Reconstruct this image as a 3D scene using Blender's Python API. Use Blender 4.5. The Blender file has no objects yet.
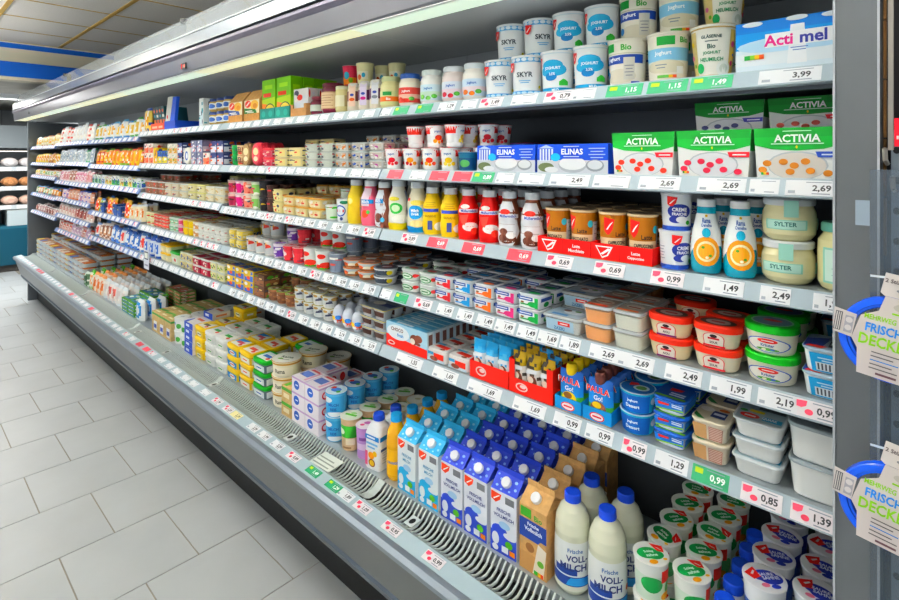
import bpy, math, random
from mathutils import Vector
random.seed(7)
scene = bpy.context.scene
COL = scene.collection
R = math.radians

# ------------------------------------------------------------------ camera, world, lights, exposure
EYE = 1.65                      # eye height; fridge runs along X, its depth is +Y
FPX, HZ = 525.0, 157.0          # focal length in pixels (of 899) and horizon row
YAW = math.atan2(488.0, FPX)
cam_d = bpy.data.cameras.new('camera')
cam_d.sensor_width = 36.0
cam_d.lens = FPX / 899.0 * 36.0
cam_d.shift_x = 0.0005
cam_d.shift_y = -(300.0 - HZ) / 899.0
cam_d.clip_start = 0.02
cam = bpy.data.objects.new('camera', cam_d)
cam.location = (0, 0, EYE)
cam.rotation_euler = (R(90), 0, YAW)
COL.objects.link(cam)
scene.camera = cam

world = bpy.data.worlds.new('world')
scene.world = world
world.use_nodes = True
wb = world.node_tree.nodes['Background']
wb.inputs[0].default_value = (0.90, 0.95, 1.0, 1)
wb.inputs[1].default_value = 1.0

def area(name, loc, rot, sx, sy, power, col=(1, 1, 1)):
    l = bpy.data.lights.new(name, 'AREA')
    l.shape = 'RECTANGLE'; l.size = sx; l.size_y = sy; l.energy = power; l.color = col
    o = bpy.data.objects.new(name, l); o.location = loc; o.rotation_euler = rot
    COL.objects.link(o)
    return o
# fluorescent rows of the store ceiling over the aisle (their fixtures are built below)
CEIL = 2.80
LAMPS = [(-0.7, 0.35), (-3.0, 0.35), (-5.6, -0.1), (0.9, -2.2), (-1.9, -2.2), (-4.7, -2.2), (1.7, 0.35)]
for lx, ly in LAMPS:
    area('ceiling_tube_light', (lx, ly, CEIL - 0.225), (0, 0, 0), 1.5, 0.16, 56, (0.95, 0.98, 1.0))
    area('added_ceiling_uplight', (lx, ly, CEIL - 0.145), (R(180), 0, 0), 1.5, 0.16, 125, (1.0, 0.98, 0.95))  # upward light added to each fixture to brighten the ceiling
for ly in (0.35, 1.05):      # tubes beyond the bulkhead
    area('far_tube_light', (-8.3, ly, 2.345), (0, 0, 0), 0.08, 0.56, 55, (1.0, 0.98, 0.95))

vs = scene.view_settings
vs.view_transform = 'Standard'
vs.look = 'None'
vs.gamma = 1.0
vs.use_curve_mapping = False
vs.exposure = -0.20

# ------------------------------------------------------------------ materials
def lin(h):
    h = h.lstrip('#')
    out = []
    for i in (0, 2, 4):
        c = int(h[i:i+2], 16) / 255.0
        out.append(c / 12.92 if c <= 0.04045 else ((c + 0.055) / 1.055) ** 2.4)
    l_ = .2126 * out[0] + .7152 * out[1] + .0722 * out[2]      # printed inks: a little richer than the hex values
    return tuple(min(1.0, max(0.0, l_ + (x - l_) * 1.14)) for x in out) + (1.0,)

MATS = {}
def mat(key):
    """key: '#rrggbb' plain print/plastic, or 'style#rrggbb' with style in metal, gloss, matte, clear, glow, kraft, glass"""
    if key in MATS: return MATS[key]
    style, hexv = key.split('#')
    m = bpy.data.materials.new((style or 'print') + '_' + hexv)
    m.use_nodes = True
    nt = m.node_tree
    b = nt.nodes['Principled BSDF']
    c = lin(hexv)
    b.inputs['Base Color'].default_value = c
    b.inputs['Roughness'].default_value = 0.42
    b.inputs['Specular IOR Level'].default_value = 0.25
    def noise(scale, lo, hi, detail=3.0):
        tc = nt.nodes.new('ShaderNodeTexCoord'); n = nt.nodes.new('ShaderNodeTexNoise')
        n.inputs['Scale'].default_value = scale; n.inputs['Detail'].default_value = detail
        nt.links.new(tc.outputs['Object'], n.inputs['Vector'])
        r = nt.nodes.new('ShaderNodeValToRGB')
        r.color_ramp.elements[0].position = 0.35; r.color_ramp.elements[1].position = 0.68
        r.color_ramp.elements[0].color = tuple(x * lo for x in c[:3]) + (1,)
        r.color_ramp.elements[1].color = tuple(min(1, x * hi) for x in c[:3]) + (1,)
        nt.links.new(n.outputs['Fac'], r.inputs['Fac'])
        nt.links.new(r.outputs['Color'], b.inputs['Base Color'])
        return n
    if style == 'metal':
        b.inputs['Metallic'].default_value = 0.55; b.inputs['Roughness'].default_value = 0.33
        noise(3.0, 0.94, 1.05)
    elif style == 'mirror':
        b.inputs['Metallic'].default_value = 0.85; b.inputs['Roughness'].default_value = 0.17
        noise(2.0, 0.95, 1.04)
    elif style == 'matte':
        b.inputs['Roughness'].default_value = 0.75; noise(6.0, 0.93, 1.06)
    elif style == 'gloss':
        b.inputs['Roughness'].default_value = 0.16; b.inputs['Specular IOR Level'].default_value = 0.5
    elif style == 'kraft':
        b.inputs['Roughness'].default_value = 0.7; noise(60.0, 0.88, 1.1)
    elif style == 'clear':
        b.inputs['Alpha'].default_value = 0.16; b.inputs['Roughness'].default_value = 0.12
        b.inputs['Specular IOR Level'].default_value = 0.6
    elif style == 'haze':
        b.inputs['Alpha'].default_value = 0.62; b.inputs['Roughness'].default_value = 0.2
    elif style == 'glass':
        b.inputs['Alpha'].default_value = 0.34; b.inputs['Roughness'].default_value = 0.06
        b.inputs['Specular IOR Level'].default_value = 0.8
    elif style == 'glow':
        b.inputs['Emission Color'].default_value = c; b.inputs['Emission Strength'].default_value = 1.5
    elif style == 'lamp':
        b.inputs['Emission Color'].default_value = c; b.inputs['Emission Strength'].default_value = 1.1
    elif style == 'tile':
        b.inputs['Roughness'].default_value = 0.42; b.inputs['Specular IOR Level'].default_value = 0.4
        noise(2.3, 0.93, 1.04, 6.0)
        n2 = nt.nodes.new('ShaderNodeTexNoise'); n2.inputs['Scale'].default_value = 9.0
        tc = nt.nodes.new('ShaderNodeTexCoord'); nt.links.new(tc.outputs['Object'], n2.inputs['Vector'])
        bp = nt.nodes.new('ShaderNodeBump'); bp.inputs['Strength'].default_value = 0.06
        nt.links.new(n2.outputs['Fac'], bp.inputs['Height']); nt.links.new(bp.outputs['Normal'], b.inputs['Normal'])
    elif style == 'ceil':
        b.inputs['Roughness'].default_value = 0.9; noise(90.0, 0.95, 1.03)
    elif style == 'food':
        b.inputs['Roughness'].default_value = 0.45; noise(40.0, 0.7, 1.25)
    MATS[key] = m
    return m

# ------------------------------------------------------------------ mesh builder
TXT = {}
def text_tris(s):
    """2-D triangles of a word, normalised to cap height 1, centred"""
    if s in TXT: return TXT[s]
    cu = bpy.data.curves.new('t', 'FONT')
    cu.body = s; cu.size = 1.0; cu.resolution_u = 2; cu.offset = 0.028
    ob = bpy.data.objects.new('t', cu)
    me = bpy.data.meshes.new_from_object(ob)
    vs_ = [(v.co.x, v.co.y) for v in me.vertices]
    fs_ = [tuple(p.vertices) for p in me.polygons]
    bpy.data.objects.remove(ob); bpy.data.curves.remove(cu); bpy.data.meshes.remove(me)
    xs = [p[0] for p in vs_]; ys = [p[1] for p in vs_]
    x0, x1, y0, y1 = min(xs), max(xs), min(ys), max(ys)
    h = y1 - y0
    vs_ = [((x - (x0 + x1) / 2) / h, (y - (y0 + y1) / 2) / h) for x, y in vs_]
    TXT[s] = (vs_, fs_, (x1 - x0) / h)
    return TXT[s]

class B:
    def __init__(s):
        s.v = []; s.f = []; s.c = []; s.sm = []; s.layer = 0
    def face(s, idx, col, smooth=False):
        s.f.append(tuple(idx)); s.c.append(col); s.sm.append(smooth)
    def quad(s, pts, col):
        n = len(s.v); s.v += [tuple(p) for p in pts]; s.face(range(n, n + len(pts)), col)
    def box(s, x0, x1, y0, y1, z0, z1, col, top=None):
        n = len(s.v)
        s.v += [(x0,y0,z0),(x1,y0,z0),(x1,y1,z0),(x0,y1,z0),(x0,y0,z1),(x1,y0,z1),(x1,y1,z1),(x0,y1,z1)]
        for q in ((0,3,2,1),(0,1,5,4),(1,2,6,5),(2,3,7,6),(3,0,4,7)):
            s.face([n + k for k in q], col)
        s.face([n + k for k in (4,5,6,7)], top or col)
    def extrude(s, poly, a, b, col, axis='x', cols=None):
        """poly of (p,q); axis x: (p,q)=(y,z); axis y: (x,z); axis z: (x,y)"""
        def P(p, q, t):
            return (t, p, q) if axis == 'x' else ((p, t, q) if axis == 'y' else (p, q, t))
        n = len(s.v); k = len(poly)
        s.v += [P(p, q, a) for p, q in poly] + [P(p, q, b) for p, q in poly]
        for i in range(k):
            j = (i + 1) % k
            s.face((n + i, n + j, n + k + j, n + k + i), (cols[i] if cols else col))
        s.face(range(n, n + k), col); s.face(range(n + 2 * k - 1, n + k - 1, -1), col)
    def _rings(s, rings, cols, cyc=True, cap0=None, cap1=None):
        """rings: list of vertex-coordinate rings; share vertices where shallow"""
        k = len(rings[0])
        for i in range(len(rings) - 1):
            n = len(s.v); s.v += rings[i] + rings[i + 1]
            c = cols[i] if isinstance(cols, (list, tuple)) else cols
            for a in range(k):
                b = (a + 1) % k
                s.face((n + a, n + b, n + k + b, n + k + a), c, True)
        if cap0:
            n = len(s.v); s.v += rings[0]; s.face(range(n + k - 1, n - 1, -1), cap0)
        if cap1:
            n = len(s.v); s.v += rings[-1]; s.face(range(n, n + k), cap1)
    def lathe(s, prof, cols, seg=24, cx=0, cy=0, cap0=None, cap1=None):
        rings = [[(cx + r * math.sin(2*math.pi*a/seg), cy - r * math.cos(2*math.pi*a/seg), z) for a in range(seg)] for r, z in prof]
        s._rings(rings, cols, True, cap0, cap1)
    def rloft(s, lev, cols, n=3, cap0=None, cap1=None, cx=0, cy=0):
        """lev: (w, d, corner, z)"""
        rings = []
        for w, d, r, z in lev:
            ring = []
            for sx, sy, a0 in ((1, -1, -90), (1, 1, 0), (-1, 1, 90), (-1, -1, 180)):
                for t in range(n + 1):
                    a = R(a0 + 90.0 * t / n)
                    ring.append((cx + sx * (w/2 - r) + r * math.cos(a), cy + sy * (d/2 - r) + r * math.sin(a), z))
            rings.append(ring)
        s._rings(rings, cols, True, cap0, cap1)
    def pillow(s, w, h, t, colfn, z0=0.0, nu=8, nv=8, p=4, lean=0.0, seal=0.0):
        """upright pouch, colfn(u, v) with u, v in -1..1 / 0..1"""
        for side in (-1, 1):
            n = len(s.v)
            for j in range(nv + 1):
                v = j / nv
                for i in range(nu + 1):
                    u = -1 + 2 * i / nu
                    th = t / 2 * (1 - abs(u) ** p) * (1 - abs(max(0, 2 * v - 1)) ** p) * (1.0 if v > 0 else 0.8)
                    if v > 1 - seal: th = 0
                    s.v.append((u * w / 2, side * max(th, 0.0004) + lean * v * h, z0 + v * h))
            for j in range(nv):
                for i in range(nu):
                    a = n + j * (nu + 1) + i
                    q = (a, a + 1, a + nu + 2, a + nu + 1)
                    if side > 0: q = q[::-1]
                    s.face(q, colfn((-1 + 2 * (i + .5) / nu), (j + .5) / nv), True)
    # --- flat print on a mapped surface ---
    def art(s, M, items, W, H, du=None, off0=0.00025, step=0.00012, dv=None):
        for it in items:
            off = off0 + s.layer * step; s.layer += 1
            k = it[0]; col = it[-1] if k != 't' else it[5]
            if k == 't':
                vs_, fs_, asp = text_tris(it[1])
                h = it[4] * H; mw = (it[6] * W if len(it) > 6 else 9)
                sx = h if h * asp <= mw else mw / asp
                n = len(s.v)
                s.v += [M(it[2] * W + x * sx, it[3] * H + y * h, off + (0.0002 if du else 0)) for x, y in vs_]
                for f in fs_: s.face([n + q for q in f], col)
                continue
            if k == 'r':
                _, u0, v0, u1, v1, _c = it
                poly = [(u0, v0), (u1, v0), (u1, v1), (u0, v1)]
            elif k == 'e':
                _, cu, cv, ru, rv, _c = it
                poly = [(cu + ru * math.cos(2*math.pi*a/18), cv + rv * math.sin(2*math.pi*a/18)) for a in range(18)]
            else:
                poly = it[1]
            poly = [(u * W, v * H) for u, v in poly]
            if not du:
                n = len(s.v); s.v += [M(u, v, off) for u, v in poly]; s.face(range(n, n + len(poly)), col)
                continue
            us = [p[0] for p in poly]; a, b = min(us), max(us)
            cuts = [a] + [q * du for q in range(math.floor(a / du) + 1, math.ceil(b / du))] + [b]
            if b - a > 0.3 * du and k == 'e':
                cuts = sorted(set(cuts + us))
            prev = None
            for u in cuts:
                ys = []
                for i in range(len(poly)):
                    (x0, y0), (x1, y1) = poly[i], poly[(i + 1) % len(poly)]
                    if min(x0, x1) - 1e-9 <= u <= max(x0, x1) + 1e-9:
                        if abs(x1 - x0) < 1e-9: ys += [y0, y1]
                        else: ys.append(y0 + (y1 - y0) * (u - x0) / (x1 - x0))
                lo, hi = min(ys), max(ys)
                vs0 = [p[1] for p in poly]
                nr = max(1, math.ceil((max(vs0) - min(vs0)) / dv)) if dv else 1
                n = len(s.v); s.v += [M(u, lo + (hi - lo) * t / nr, off) for t in range(nr + 1)]
                if prev is not None:
                    for t in range(nr): s.face((prev + t, n + t, n + t + 1, prev + t + 1), col, bool(dv))
                prev = n
    def mesh(s, name):
        me = bpy.data.meshes.new(name)
        me.from_pydata(s.v, [], s.f)
        keys = []
        for c in s.c:
            if c not in keys: keys.append(c)
        ix = {c: i for i, c in enumerate(keys)}
        for c in keys: me.materials.append(mat(c))
        me.polygons.foreach_set('material_index', [ix[c] for c in s.c])
        me.polygons.foreach_set('use_smooth', s.sm)
        me.update()
        return me
    def obj(s, name, parent=None, loc=(0, 0, 0), rz=0.0):
        return link(name, s.mesh(name), parent, loc, rz)

def link(name, me, parent=None, loc=(0, 0, 0), rz=0.0):
    o = bpy.data.objects.new(name, me)
    COL.objects.link(o)
    o.location = loc
    if rz: o.rotation_euler = (0, 0, rz)
    if parent: o.parent = parent
    return o
def empty(name, loc=(0, 0, 0), rz=0.0):
    return link(name, None, None, loc, rz)
def tag(o, label, cat, group=None):
    o['label'] = label; o['category'] = cat
    if group: o['group'] = group
    return o
def struct(o):
    o['kind'] = 'structure'
    return o

# where a column of the photograph meets the shelf-front plane Y (shelf lay-out helper)
SN, CS = math.sin(YAW), math.cos(YAW)
def XP(px, Y):
    k = (px - 450.0) / FPX
    return (-SN + CS * k) * Y / (CS + SN * k)
# ------------------------------------------------------------------ room
FX0, FX1 = -7.64, -0.12           # inner ends of the fridge
b = B(); b.box(-11.2, 3.5, -4.5, 2.2, -0.06, -0.003, 'matte#8f8a80')
floor = struct(b.obj('floor'))
b = B(); e = 0.1972
b.extrude([(-e, -e), (e, -e), (e, e), (-e, e)], -0.003, 0.0, 'tile#b2b7b9', 'z')
tile_me = b.mesh('floor_tile')
row = 0
far = B()
for i in range(-22, 9):
    xc = -2.645 + 0.4 * i + 0.2
    offs = 0.09 if i % 2 else -0.11
    for j in range(-11, 4):
        yc = offs + 0.4 * j
        if yc > 1.75: continue
        # seen part of the floor as single tiles, the rest joined
        if xc < -0.3 and xc > -9.9 and yc > (-0.55 if xc > -6 else -0.2) - 0.0 and yc < 1.3:
            link('floor_tile', tile_me, floor, (xc, yc, 0))
        else:
            n = len(far.v)
            far.quad([(xc-e, yc-e, 0), (xc+e, yc-e, 0), (xc+e, yc+e, 0), (xc-e, yc+e, 0)], 'tile#b2b7b9')
o = far.obj('floor_tiling', floor); o['kind'] = 'stuff'

# ceiling: grid of square tiles with cream runners
b = B(); b.box(-6.75, 3.5, -4.5, 2.2, CEIL + 0.012, CEIL + 0.06, 'matte#b8a06a')
ceiling = struct(b.obj('ceiling'))
b = B(); e2 = 0.3035
b.box(-e2, e2, -e2, e2, 0, 0.012, 'ceil#dcd9d2')
ct = b.mesh('ceiling_tile')
far = B()
for i in range(17):
    for j in range(11):
        xc = -6.75 + 0.3125 + 0.625 * i; yc = 1.88 - 0.3125 - 0.625 * j
        if xc < -1.5 and -1.6 < yc < 1.9: link('ceiling_tile', ct, ceiling, (xc, yc, CEIL))
        elif xc < 3.3: far.box(xc - e2, xc + e2, yc - e2, yc + e2, CEIL, CEIL + 0.012, 'ceil#dcd9d2')
o = far.obj('ceiling_tiling', ceiling); o['kind'] = 'stuff'
for j in range(10):
    y = 1.88 - 0.625 * j
    b = B(); b.box(-6.75, 3.5, y - 0.016, y + 0.016, CEIL - 0.004, CEIL + 0.012, 'matte#b79a5e')
    b.obj('ceiling_runner', ceiling)
for i in range(17):
    x = -6.75 + 0.625 * i
    b = B(); b.box(x - 0.009, x + 0.009, -4.5, 2.2, CEIL - 0.003, CEIL + 0.0115, 'matte#b79a5e')
    b.obj('cross_runner', ceiling)

# bulkhead with blue stripes, lowered ceiling behind it, tiled end wall
b = B(); b.box(-6.95, -6.752, -4.5, 2.2, 2.42, CEIL + 0.05, '#d8d2bd')
bulk = struct(b.obj('trim_1'))
b = B(); b.box(-6.752, -6.747, -4.5, 2.2, 2.735, 2.785, '#1f5bb4'); b.obj('blue_stripe', bulk)
b = B(); b.box(-6.752, -6.747, -4.5, 2.2, 2.452, 2.600, '#1b5cc0'); b.obj('blue_stripe', bulk)
b = B(); b.box(-11.2, -6.95, -4.5, 2.2, 2.42, 2.47, 'matte#b9b6ae')
struct(b.obj('trim_2'))
b = B(); b.box(-11.25, -11.15, -4.5, 2.2, 0, 2.5, 'matte#7c8184')
wall = struct(b.obj('wall_end'))
b = B(); b.box(0, 0.012, -0.196, 0.196, -0.146, 0.146, 'gloss#a5aaad')
wt = b.mesh('wall_tile')
for j in range(8):
    for k in range(7):
        link('wall_tile', wt, wall, (-11.15, 1.9 - 0.4 * j, 0.46 + 0.3 * k))
b = B(); b.box(-11.2, 3.5, 1.75, 1.85, 0, 2.9, 'matte#6e7275')
struct(b.obj('wall_right'))

# fluorescent lamps
def lamp(x, y, z, ln, label):
    t = empty('ceiling_lamp', (x, y, z))
    h = B(); h.extrude([(-0.10, 0.07), (-0.085, 0.0), (0.085, 0.0), (0.10, 0.07)], -ln/2, ln/2, '#dfe2e4'); h.obj('housing', t)
    d = B(); d.extrude([(-0.075, 0.0), (-0.06, -0.012), (0.06, -0.012), (0.075, 0.0)], -ln/2 + .02, ln/2 - .02, 'glow#f4f8ff'); d.obj('diffuser', t)
    for sx in (-1, 1):
        w_ = B(); w_.box(sx * ln * .4 - .003, sx * ln * .4 + .003, -.003, .003, .07, .22, '#9aa0a4'); w_.obj('suspension_wire', t)  # hung below the ceiling so the added uplights reach it
    tag(t, label, 'lamp', 'fluorescent ceiling lamps')
    return t
for n_, (lx, ly) in enumerate(LAMPS):
    lamp(lx, ly, CEIL - 0.22, 1.55, 'long white suspended fluorescent lamp ' + ('over the aisle by the fridge, ' if ly > -1 else 'in the row behind the camera, ') + ('nearest one', 'middle one', 'farthest one', 'nearest one', 'middle one', 'farthest one', 'beside the rack')[n_])
for yy in (0.35, 1.05):
    t = empty('ceiling_lamp', (-8.3, yy, 2.35))
    h = B(); h.box(-0.05, 0.05, -0.30, 0.30, 0.012, 0.07, '#dfe2e4'); h.obj('housing', t)
    h = B(); h.box(-0.04, 0.04, -0.29, 0.29, 0.0, 0.012, 'glow#ffffff'); h.obj('tube', t)
    tag(t, 'glowing tube lamp beyond the blue striped bulkhead, ' + ('left one' if yy < 1 else 'right one by the fridge'), 'lamp', 'far tube lamps')

# ------------------------------------------------------------------ fridge
MODX = [-0.082, -1.39, -2.64, -3.89, -5.14, -6.39, -7.64]
fridge = empty('display_fridge', (0, 0, 0))
tag(fridge, 'long grey open refrigerated wall display case along the aisle', 'fridge')
def fpart(b, name, parent=None, label=None):
    o = b.obj(name, parent or fridge)
    if label: o['label'] = label
    return o
XA, XB = -7.64, -0.082
L = XB - XA
# base
b = B(); b.extrude([(1.21, 0), (1.60, 0), (1.60, 0.26), (1.21, 0.26)], XA, XB, '#101113'); fpart(b, 'kick_plate')
b = B(); b.extrude([(1.065, 0.315), (1.055, 0.30), (1.075, 0.262), (1.25, 0.262), (1.25, 0.315)], XA, XB, 'metal#59626b'); fpart(b, 'lower_bumper')
b = B(); b.extrude([(1.005, 0.493), (1.055, 0.318), (1.25, 0.318), (1.25, 0.493)], XA, XB, 'metal#6f7272'); fpart(b, 'front_fascia')
b = B(); b.extrude([(0.990, 0.497), (0.985, 0.515), (0.995, 0.527), (1.012, 0.529), (1.012, 0.495)], XA, XB, 'metal#8f99a3'); fpart(b, 'upper_bumper')
b = B(); b.extrude([(1.0125, 0.529), (1.060, 0.538), (1.060, 0.495), (1.0125, 0.495)], XA, XB, '#a9bcc4'); base_rail = fpart(b, 'base_price_rail', None, 'pale blue price rail along the base edge')
b = B(); b.extrude([(1.0605, 0.500), (1.16, 0.500), (1.16, 0.46), (1.0605, 0.46)], XA, XB, '#0a0b0c'); grille = fpart(b, 'air_grille')
for i in range(6):
    b = B(); b.box(MODX[i+1] + .002, MODX[i] - .002, 1.162, 1.60, 0.505, 0.543, 'metal#aeb8bd'); fpart(b, 'deck_panel')
# grille slats
prof = [(1.061, 0.541), (1.072, 0.530), (1.090, 0.521), (1.112, 0.519), (1.135, 0.526), (1.150, 0.537), (1.161, 0.543)]
bend = [0, .0025, .004, .004, .003, .001, 0]
def slat(b, x, w=0.0052):
    n = len(b.v)
    for (y, z), d in zip(prof, bend):
        b.v += [(x + d - w/2, y, z), (x + d + w/2, y, z), (x + d + w/2, y, z - .005), (x + d - w/2, y, z - .005)]
    for i in range(len(prof) - 1):
        a = n + 4 * i
        b.face((a, a+1, a+5, a+4), '#cdd6d4', True); b.face((a+1, a+2, a+6, a+5), '#cdd6d4'); b.face((a+3, a, a+4, a+7), '#cdd6d4')
b = B(); slat(b, 0); slat_me = b.mesh('slat')
x = XB - 0.25; cnt = 0
rest = B()
while x > XA + 0.02:
    near_mod = min(abs(x - m) for m in MODX)
    if near_mod > 0.012:
        if cnt < 290: link('slat', slat_me, grille, (x, 0, 0))
        else: slat(rest, x)
        cnt += 1
    x -= 0.0172
o = rest.obj('slats', grille); o['kind'] = 'stuff'
for m in MODX[1:-1]:
    b = B()
    n = len(b.v)
    for y, z in prof: b.v += [(m - .016, y, z + .001), (m + .016, y, z + .001)]
    for i in range(len(prof) - 1): b.face((n + 2*i, n + 2*i + 1, n + 2*i + 3, n + 2*i + 2), '#b4bfbe')
    b.obj('grille_joint', grille)
for px in (411, 289, 213, 166, 137):
    xx = XP(px, 1.10)
    b = B(); b.box(-.017, .017, -.022, .022, 0.0, 0.004, '#cfd6d4')
    b.art(lambda u, v, o: (u, v, 0.004 + o), [('e', 0, 0, .009, .013, '#0b0b0b')], 1, 1)
    b.obj('grille_latch', grille, (xx, 1.110, 0.522))
# back wall, canopy
for i in range(6):
    b = B(); b.box(MODX[i+1] + .0015, MODX[i] - .0015, 1.602, 1.63, 0.5, 1.795, 'metal#474c51'); fpart(b, 'back_panel')
    b = B(); b.box(MODX[i+1] + .0015, MODX[i] - .0015, 1.602, 1.63, 1.797, 2.06, 'gloss#a9aeb1'); fpart(b, 'upper_back_panel')
    b = B(); b.box(MODX[i+1] + .0015, MODX[i] - .0015, 1.105, 1.602, 2.061, 2.075, 'gloss#d2d4d5'); fpart(b, 'canopy_ceiling')
    b = B(); b.extrude([(1.012, 2.064), (1.014, 2.060), (1.100, 2.060), (1.104, 2.064)], MODX[i+1] + .004, MODX[i] - .004, 'lamp#d3d4b2' if i % 2 else 'lamp#c6d6c4'); o = fpart(b, 'light_diffuser', None, 'glowing canopy light diffuser')
b = B(); b.extrude([(0.992, 2.135), (0.998, 2.066), (1.004, 2.0585), (1.011, 2.0585), (1.011, 2.135)], XA, XB, 'metal#6b6d73'); canopy = fpart(b, 'canopy_fascia')
b = B(); b.extrude([(1.000, 2.0560), (1.012, 2.0560), (1.012, 2.0583), (1.000, 2.0583)], XA, XB, '#eef2f0'); fpart(b, 'canopy_edge_trim')
b = B(); b.extrude([(0.986, 2.142), (0.978, 2.150), (0.978, 2.160), (0.988, 2.166), (1.01, 2.166), (1.01, 2.136), (0.992, 2.136)], XA, XB, 'metal#837f8e'); fpart(b, 'canopy_bumper')
b = B(); b.extrude([(0.997, 2.166), (1.01, 2.166), (1.01, 2.176), (0.997, 2.176)], XA, XB, '#101114'); fpart(b, 'canopy_groove')
b = B(); b.extrude([(0.984, 2.176), (0.990, 2.236), (1.02, 2.236), (1.02, 2.176)], XA, XB, 'metal#767e85'); fpart(b, 'canopy_upper_panel')
b = B(); b.extrude([(0.986, 2.2365), (1.02, 2.2365), (1.02, 2.243), (0.988, 2.243)], XA, XB, '#e6ecee'); fpart(b, 'canopy_white_trim')
b = B(); b.extrude([(1.000, 2.2435), (1.006, 2.2435), (1.050, 2.350), (1.044, 2.352)], XA, XB, 'glass#e4eef4'); fpart(b, 'glass_screen', None, 'clear glass screen above the canopy')
for xx in (XP(184, 1.04), -5.4, -1.2):
    b = B(); b.lathe([(0.028, 0), (0.028, 0.02)], '#2a2c2e', 14, cap0='#2a2c2e', cap1='#2a2c2e'); b.box(-.004, .004, 0, .03, -.06, 0, '#2a2c2e')
    b.obj('glass_clamp', fridge, (xx, 1.055, 2.335))
b = B(); b.box(XA, XB, 1.025, 1.66, 2.077, 2.235, '#8d9296'); fpart(b, 'canopy_box')
b = B(); b.box(-.022, .022, -.004, 0, -.014, .014, '#101010'); b.box(-.034, -.026, -.005, 0, -.012, .012, '#e03030')
b.art(lambda u, v, o: (u, -.004 - o, v), [('r', -.008, -.006, .012, .006, '#e4503a')], 1, 1)
b.obj('temperature_display', canopy, (XP(186, 0.995), 0.993, 2.092))
b = B(); b.box(-.02, .02, -.004, 0, -.012, .012, '#101010'); b.obj('temperature_display', canopy, (-6.7, 0.993, 2.095))
# end panels
b = B(); b.box(-0.119, -0.0645, 1.02, 1.075, 0.0, 2.33, 'matte#565b5f'); fpart(b, 'end_post', None, 'tall grey end post of the fridge')
b = B(); b.box(-0.0805, -0.0645, 1.0755, 1.70, 0.0, 2.33, 'matte#565b5f'); fpart(b, 'end_panel')
b = B(); b.box(-0.1205, -0.1175, 1.0175, 1.022, 0.0, 2.33, '#aab0b6'); b.box(-0.0660, -0.063, 1.0175, 1.022, 0, 2.33, '#aab0b6'); fpart(b, 'panel_edging')
b = B(); b.box(-7.70, -7.642, 1.125, 1.70, 0.0, 2.05, 'metal#6d7378'); fpart(b, 'end_panel')

# ------------------------------------------------------------------ shelves, price rails, tickets
ZT = {  # rail-top height per module (0 = nearest) and level
 0: [1.819, 1.610, 1.405, 1.206, 1.011], 1: [1.819, 1.610, 1.405, 1.206, 1.011], 2: [1.819, 1.610, 1.415, 1.206, 1.011],
 3: [1.790, 1.592, 1.440, 1.215, 1.010], 4: [1.790, 1.605, 1.425, 1.262, 1.102, 0.955], 5: [1.770, 1.592, 1.452, 1.250, 1.052]}
RAILS = {}
LEVEL = ['top', 'second', 'third', 'fourth', 'fifth', 'sixth']
MODN = ['nearest bay', 'second bay', 'third bay', 'fourth bay', 'fifth bay', 'farthest bay']
for m in range(6):
    xa, xb = MODX[m+1] + .003, MODX[m] - .003
    for k, zt in enumerate(ZT[m]):
        b = B()
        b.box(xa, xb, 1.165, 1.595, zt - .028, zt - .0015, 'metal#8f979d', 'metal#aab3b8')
        b.box(xa, xb, 1.200, 1.215, zt - .040, zt - .028, 'metal#70777d')
        b.box(xa + .02, xa + .03, 1.216, 1.595, zt - .038, zt - .028, 'metal#70777d')
        b.box(xb - .03, xb - .02, 1.216, 1.595, zt - .038, zt - .028, 'metal#70777d')
        sh = b.obj('fridge_shelf')
        tag(sh, f'grey metal fridge shelf with price rail, {LEVEL[k]} level, {MODN[m]}', 'shelf', 'fridge shelves')
        b = B()
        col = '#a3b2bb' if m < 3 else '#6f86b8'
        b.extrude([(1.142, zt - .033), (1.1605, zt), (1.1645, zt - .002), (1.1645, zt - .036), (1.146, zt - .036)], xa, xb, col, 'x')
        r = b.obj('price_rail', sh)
        RAILS[(m, k)] = r

TK = {}
def ticket_mesh(kind, price, w):
    key = (kind, price, round(w, 3))
    if key in TK: return TK[key]
    b = B(); h = 0.031
    bg = {'w': '#e6e9ec', 'p': '#e9e4e7', 'g': '#3a9468', 'r': '#d8505e', 'y': '#f2e9b0'}[kind]
    n = len(b.v)
    b.box(-w/2, w/2, -0.0008, 0, -h/2, h/2, bg)
    M = lambda u, v, o: (u, -0.0008 - o, v)
    dark = '#23262c' if kind in 'wpy' else '#ffffff'
    it = []
    if price: it.append(('t', price, w * .20, -.001, .0150, dark, .040))
    it.append(('r', w * .02, -.0125, w * .36, -.0105, '#8a93a0'))
    it.append(('r', -w * .1, .0105, w * .38, .0122, '#8a93a0'))
    if kind == 'p':
        it += [('p', [(-.46*w, .012), (-.22*w, .013), (-.24*w, .004), (-.34*w, 0), (-.45*w, .001)], '#e85872'), ('e', -.17*w, -.0055, .0065, .0052, '#e04a62')]
    if kind == 'g': it += [('r', -.42*w, .001, -.2*w, .011, '#b9cf3e')]
    if kind == 'w': it += [('r', -.44*w, -.006, -.30*w, -.012, '#9aa3ad')]
    b.art(M, it, 1, 1)
    TK[key] = b.mesh('price_tag')
    return TK[key]
TILT = -math.atan2(.0185, .033)
def ticket(m, k, x, kind, price, w=0.07):
    zt = ZT[m][k]
    o = link('price_tag', ticket_mesh(kind, price, w), RAILS[(m, k)], (x, 1.142 + .0085, zt - .0170))
    o.rotation_euler = (TILT, 0, 0)
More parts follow.
